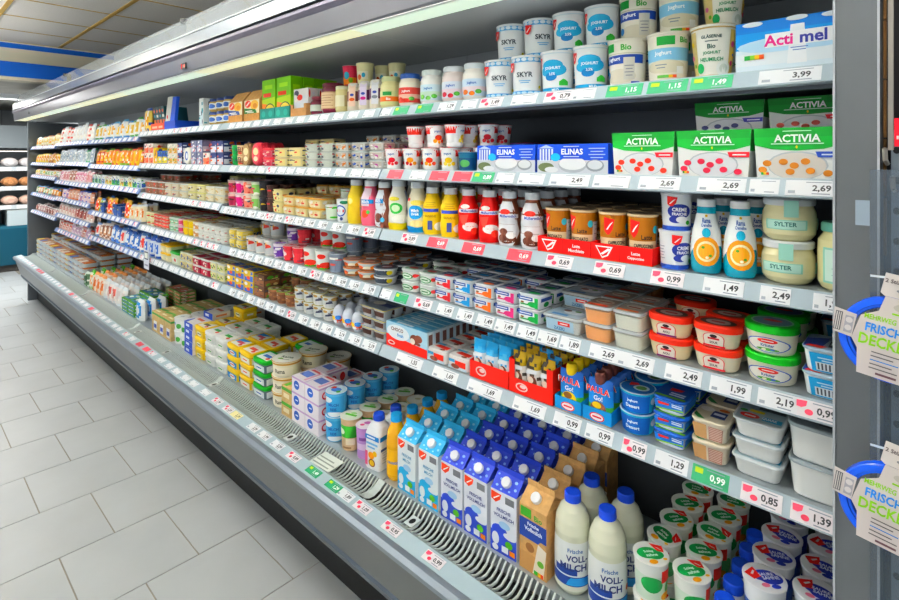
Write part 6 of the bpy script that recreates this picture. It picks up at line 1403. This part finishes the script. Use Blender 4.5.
# ------------------------------------------------------------------ right edge: clip strip with lid packs on the neighbouring rack
rack = empty('pegboard_rack', (0, 0, 0))
tag(rack, 'perforated metal pegboard rack beside the fridge end post', 'rack')
b = B(); b.box(-.0635, .6, 1.10, 1.14, 0, 2.4, '#14161a'); b.obj('dark_back_panel', rack)
b = B()
for q in range(9): b.box(-.0600, -.0565, 1.035, 1.05, 1.50 + .0 + q * .09, 1.587 + q * .09, 'kraft#5e4426')
b.obj('wood_edge', rack)
b = B(); b.box(-.050, .10, 1.02, 1.034, 0, 1.69, 'metal#6e777f'); b.obj('upright', rack)
for q in range(26):
    b = B(); b._rings([[(r * math.cos(2*math.pi*a/12), -.0003, r * 1.2 * math.sin(2*math.pi*a/12)) for a in range(12)] for r in (.0045, .0001)], '#0c0d0f'); b.obj('peg_hole', rack, (-.0435, 1.0195, 1.66 - .045 * q))
def hook(x, z):
    b = B()
    pts = [(x, 1.02, z), (x, 1.0, z + .003), (x, .978, z + .006), (x, .968, z + .022)]
    for (x0, y0, z0), (x1, y1, z1) in zip(pts, pts[1:]):
        r = .0032; n = len(b.v)
        dv = Vector((x1 - x0, y1 - y0, z1 - z0)).normalized(); sd = dv.cross(Vector((1, 0, 0))).normalized()
        for pt in ((x0, y0, z0), (x1, y1, z1)):
            for a in range(8):
                w = Vector((1, 0, 0)) * (r * math.cos(a * math.pi / 4)) + sd * (r * math.sin(a * math.pi / 4)); b.v.append(tuple(Vector(pt) + w))
        for a in range(8): b.face((n + a, n + (a + 1) % 8, n + 8 + (a + 1) % 8, n + 8 + a), 'metal#b4b0a8', True)
    b.obj('hook', rack)
hook(-.0545, 1.640); hook(-.046, 1.60)
b = B(); b.box(-.052, -.046, .99, .996, 1.66, 1.95, 'metal#8f8c86'); b.obj('hook_wire', rack)
b = B(); b.box(-.028, -.020, .985, .990, 1.57, 1.85, '#c9c6c4'); b.obj('ticket_holder', rack)
b = B(); b.box(-.0445, .02, .975, .977, 1.665, 1.705, '#d42a38'); b.art(lambda u, v, o: (u, .975 - o, v), [('r', -.042, 1.675, -.02, 1.680, '#f4e4e4')], 1, 1); b.obj('red_price_card', rack)
bag = pouch('dark_bag', 'dark blue bag hanging on the rack', .10, .30, .05, lambda u, v: '#1c2a3a' if v < .55 else '#3a5466', 'bag', seal=.05)
o = place(bag, .030, 1.07, 1.70, 7); ITEMS.pop(); o['label'] = bag['desc'] + ' at the right edge'
# clear clip strip
b = B(); ys = .955
b.box(-.0700, .05, ys, ys + .0012, .45, 1.632, 'glass#5c6c7a')
strip = b.obj('clip_strip'); tag(strip, 'clear plastic hanging strip in front of the end post', 'strip')
b = B(); b.box(-.0865, -.0702, ys, ys + .0012, 1.552, 1.588, 'haze#a8b8c6'); b.obj('side_tab', strip)
b = B()
for z in (1.48, 1.24, 1.0, .77): b.box(-.0695, .05, ys - .001, ys - .0002, z, z + .003, '#dfe8ee')
b.obj('ridge', strip)
b = B()
for z in (1.50, 1.25): b.box(-.030, -.022, ys - .0012, ys - .0003, z - .012, z, '#15181c')
b.obj('slot', strip)
# lid packs
def lidpack(zc, label):
    t = empty('lid_pack', (-.045, .938, zc)); tag(t, label, 'kitchen lid', 'blue lid packs')
    t.rotation_euler = (0, R(8), 0)
    ring = B(); N = 40
    prof_ = [(.058, 0), (.058, .010), (.056, .011), (.049, .011), (.048, .009), (.045, .009), (.0435, .006), (.0435, 0)]
    rr = [[(r * math.cos(2*math.pi*a/N), -y, r * math.sin(2*math.pi*a/N)) for a in range(N)] for r, y in prof_]
    ring._rings(rr, ['gloss#1450d2', 'gloss#1450d2', 'gloss#1c5ae0', 'gloss#0f42b8', 'gloss#1c5ae0', 'gloss#0f42b8', 'gloss#1450d2'])
    ring.obj('blue_lid', t, (0, 0, -.003))
    c = B()
    c.extrude([(-.030, -.058), (.075, -.058), (.075, .056), (-.014, .056), (-.018, .034), (-.036, .022), (-.042, -.012), (-.034, -.024)], -.0145, -.0135, '#c9c2c0', 'y')
    c.extrude([(-.066, .024), (-.040, .021), (-.042, -.012), (-.064, -.010)], -.0145, -.0135, '#cfc9c6', 'y')
    c.extrude([(-.018, .088), (.075, .086), (.075, .0565), (-.015, .0565), (-.020, .060)], -.0145, -.0135, '#d2ccc8', 'y')
    card = c.obj('card', t)
    a = B(); M = lambda u, v, o: (u, -.0146 - o, v)
    a.art(M, [('t', 'MEHRWEG', -.015, .0235, .0075, '#8fc63a', .034), ('t', 'FRISCHE-', -.004, .009, .0125, '#2f7ed2', .050), ('t', 'DECKEL', -.006, -.0085, .0155, '#86c01e', .056), ('e', .010, .044, .014, .006, '#b4aeaa'), ('r', -.004, .0335, .03, .036, '#8fc63a'),
          ('r', -.0635, -.007, -.0555, .020, '#4c4e54'), ('r', -.0625, -.006, -.0612, .019, '#d0ccc8'), ('r', -.0600, -.006, -.0590, .019, '#d0ccc8'), ('r', -.0578, -.006, -.0568, .019, '#d0ccc8'),
          ('r', -.052, -.007, -.0425, .017, '#a2a2aa'), ('e', -.0473, .011, .004, .004, '#d4d0d0'), ('e', -.0473, .0, .004, .004, '#d4d0d0')] +
         [('r', -.018, -.024 - .0055 * i, .012 - .006 * (i % 2), -.0225 - .0055 * i, '#4a484c' if i != 2 else '#3a7ac0') for i in range(5)] + [('r', -.010, -.053, .012, -.050, '#5a3c44'),
          ('t', '2 Stück', -.006, .0785, .0055, '#4a3c40', .022), ('e', .010, .067, .014, .0035, '#85858c'), ('e', .010, .0695, .004, .004, '#85858c')], 1, 1)
    a.obj('print', card)
lidpack(1.404, 'blue lid ring pack with printed card, upper one on the clear strip')
lidpack(1.176, 'blue lid ring pack with printed card, lower one on the clear strip')
write_labels()
